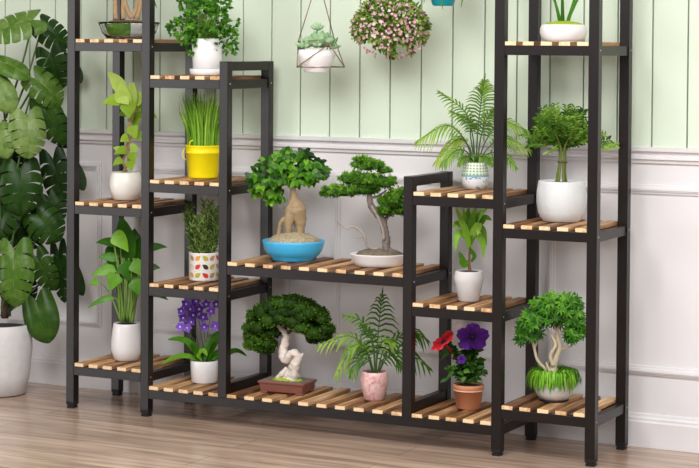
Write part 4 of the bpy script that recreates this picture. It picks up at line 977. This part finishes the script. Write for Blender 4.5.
for a, b in ((apex, M1), (apex, M2), (M1, B1), (M3, B1), (M3, B2), (M2, B2), (M2, B3), (M1, B3), (B1, B2), (B2, B3), (B3, B1), (M1, M3), (M3, M2), (M2, M1)):
    if (a, b) in ((M1, M3), (M3, M2), (M2, M1)): continue
    m.tube([a, b], .0017, 8)
m.tube([M3, p.P(322, 40, -.075), M1], .0014, 6); m.tube([M3, M2], .0014, 6)
bot = p.P(316, 72.5, 0)
p.build(m, 'wire_frame', 'wire')
m = MB(); m.tube([apex, V((apex.x, apex.y, 2.6 - 1.0932))], .0016, 8); m.lathe([(.012, 2.594 - 1.0932), (.012, 2.6 - 1.0932)], 14, (apex.x, apex.y, 0)); p.build(m, 'cord', 'wire')

p = Plant('hanging_flower_basket', (1.0857, 0.14, 1.1403), 390, 58, 330.9, 'round hanging basket overflowing with small pink blossoms', 'hanging planter')
m = MB(); m.lathe([(.02, .06), (.035, .075), (.042, .10), (.043, .125), (.04, .125), (.036, .09)], 32); p.build(m, 'basket', 'dark_bark')
m = MB(); m.tube([p.P(390, 6), V((0, 0, 2.6 - 1.1403))], .0016, 8); m.lathe([(.012, 2.594 - 1.1403), (.012, 2.6 - 1.1403)], 14)
for a in (0.3, 2.4, 4.5): m.tube([V((.042 * math.cos(a), .042 * math.sin(a), .125)), V((0, 0, .4))], .0013, 6)
p.build(m, 'cord', 'wire')
def inball():
    while True:
        x, y = rng.uniform(-1, 1), rng.uniform(-1, 1)
        if x * x + y * y > 1: continue
        px = 390 + x * 37; py = 28 + y * 30
        if y > .45 and noise.noise(V((px * .09, py * .05, 3))) < -.05: continue
        return px, py, math.sqrt(max(0, 1 - x * x - y * y))
mb = MB(); st = MB()
for k in range(1250):
    px, py, dp = inball(); b_ = rng.uniform(-1, 1) * dp * .105; c0 = p.P(px, py, b_)
    d = (V((px - 390, b_ * 300, 26 - py)).normalized() + rdir(rng) * .8).normalized() * rng.uniform(.012, .02)
    leaf(mb, c0, c0 + d, .0075, (rng.uniform(-.4, .4), -.8, .5), .08, 'oval', 4, .2, rng.random())
for k in range(420):
    px, py, dp = inball(); c0 = p.P(px, py, -dp * .1)
    d = (V((px - 390, -30, 26 - py)).normalized() + rdir(rng)).normalized() * rng.uniform(.011, .018)
    leaf(mb, c0, c0 + d, .007, (rng.uniform(-.4, .4), -.8, .5), .08, 'oval', 4, .2, rng.random())
for k in range(60):
    px, py, dp = inball(); e = p.P(px, py, rng.uniform(-1, 1) * dp * .1); ctube(st, [V((0, 0, .16)), V((e.x * .6, e.y * .6, max(.17, e.z + .03))), e], [.0012, .001, .0006], 5, 4)
p.build(mb, 'foliage', 'ball'); p.build(st, 'stem', 'stem')
fm = []
for v_ in range(4):
    m = MB()
    for k in range(5):
        a = k / 5 * 2 * PI + v_; leaf(m, V((0, 0, 0)), V((math.cos(a) * .0095, -.0035, math.sin(a) * .0095)), .0085, (0, -1, 0), .1, 'oval', 4, .1, .15 + .24 * v_ + .1 * (k % 2))
    o = m.build('blossom', MT['blossom'], p.o); fm.append(o)
for k in range(100):
    px, py, dp = inball()
    if k % 4 == 0: t_ = rng.uniform(0, 2 * PI); px, py, dp = 390 + 39 * math.cos(t_), 30 + 29 * math.sin(t_), 0
    o = fm[k] if k < 4 else fm[k % 4].copy()
    if k >= 4: C.objects.link(o); o.parent = p.o
    o.location = p.P(px, py, -dp * .105 - .008); s_ = rng.uniform(.42, .72); o.scale = (s_, s_, s_)
    o.rotation_euler = (rng.uniform(-.7, .7) + (28 - py) * -.02, rng.uniform(0, 6), (px - 390) * .025 + rng.uniform(-.4, .4))

m = MB()
for k in range(190):
    px, py, dp = inball()
    if k % 2: t_ = rng.uniform(0, 2 * PI); px, py, dp = 390 + rng.uniform(34, 40) * math.cos(t_), 28 + rng.uniform(26, 31) * math.sin(t_), .2
    c0 = p.P(px, py, -dp * .105 - .006); r_ = rng.uniform(.0035, .0055); tn = rng.uniform(.1, .95); a0 = rng.uniform(0, 2)
    for q in range(5):
        a = q / 5 * 2 * PI + a0; leaf(m, c0, c0 + V((math.cos(a) * r_, rng.uniform(-.003, .001), math.sin(a) * r_)), r_ * .95, (0, -1, 0), .1, 'oval', 3, .1, tn)
o = p.build(m, 'small_blossoms', 'blossom'); o['kind'] = 'stuff'

p = Plant('hanging_teal_pot', (1.2597, 0.14, 1.2969), 443, 6, 335.7, 'teal hanging pot with trailing leaf tips at the top edge', 'hanging planter')
p.pot('pot', [(0.028, 0), (0.032, 0.003), (0.045, 0.05), (0.052, 0.085), (0.049, 0.086), (0.047, 0.078)], 'teal', 40)
p.soil(.0475, .079)
mb = MB()
for k in range(60):
    a = rng.uniform(0, 2 * PI); ca, sa = math.cos(a), math.sin(a); b0 = V((.03 * ca, .03 * sa, .08)); z1 = rng.uniform(.05, .17)
    mb.blade(cat([b0, V((.06 * ca, .06 * sa, .13)), V((.085 * ca, .085 * sa, z1))], 4), [.002, .004, .005, .005, .0045, .004, .003, .002, .0004], (ca, sa, .4), .2, rng.random())
for pts in ([(432, -28), (425, -10), (424, 4)], [(443, -26), (440, -8), (443, 10)], [(456, -26), (463, -8), (461, 8)]):
    mb.blade(cat([p.P(*a, -.053) for a in pts], 4), [.002, .003, .0035, .0035, .003, .0028, .002, .0015, .0003], (0, -1, .2), .2, .4)
p.build(mb, 'foliage', 'small')
m = MB(); m.lathe([(.012, 2.594 - 1.2969), (.012, 2.6 - 1.2969)], 14); m.tube([V((0, 0, .28)), V((0, 0, 2.6 - 1.2969))], .0016, 8)
for a in (0.3, 2.4, 4.5): m.tube([V((.0505 * math.cos(a), .0505 * math.sin(a), .082)), V((0, 0, .28))], .0013, 6)
p.build(m, 'cord', 'wire')
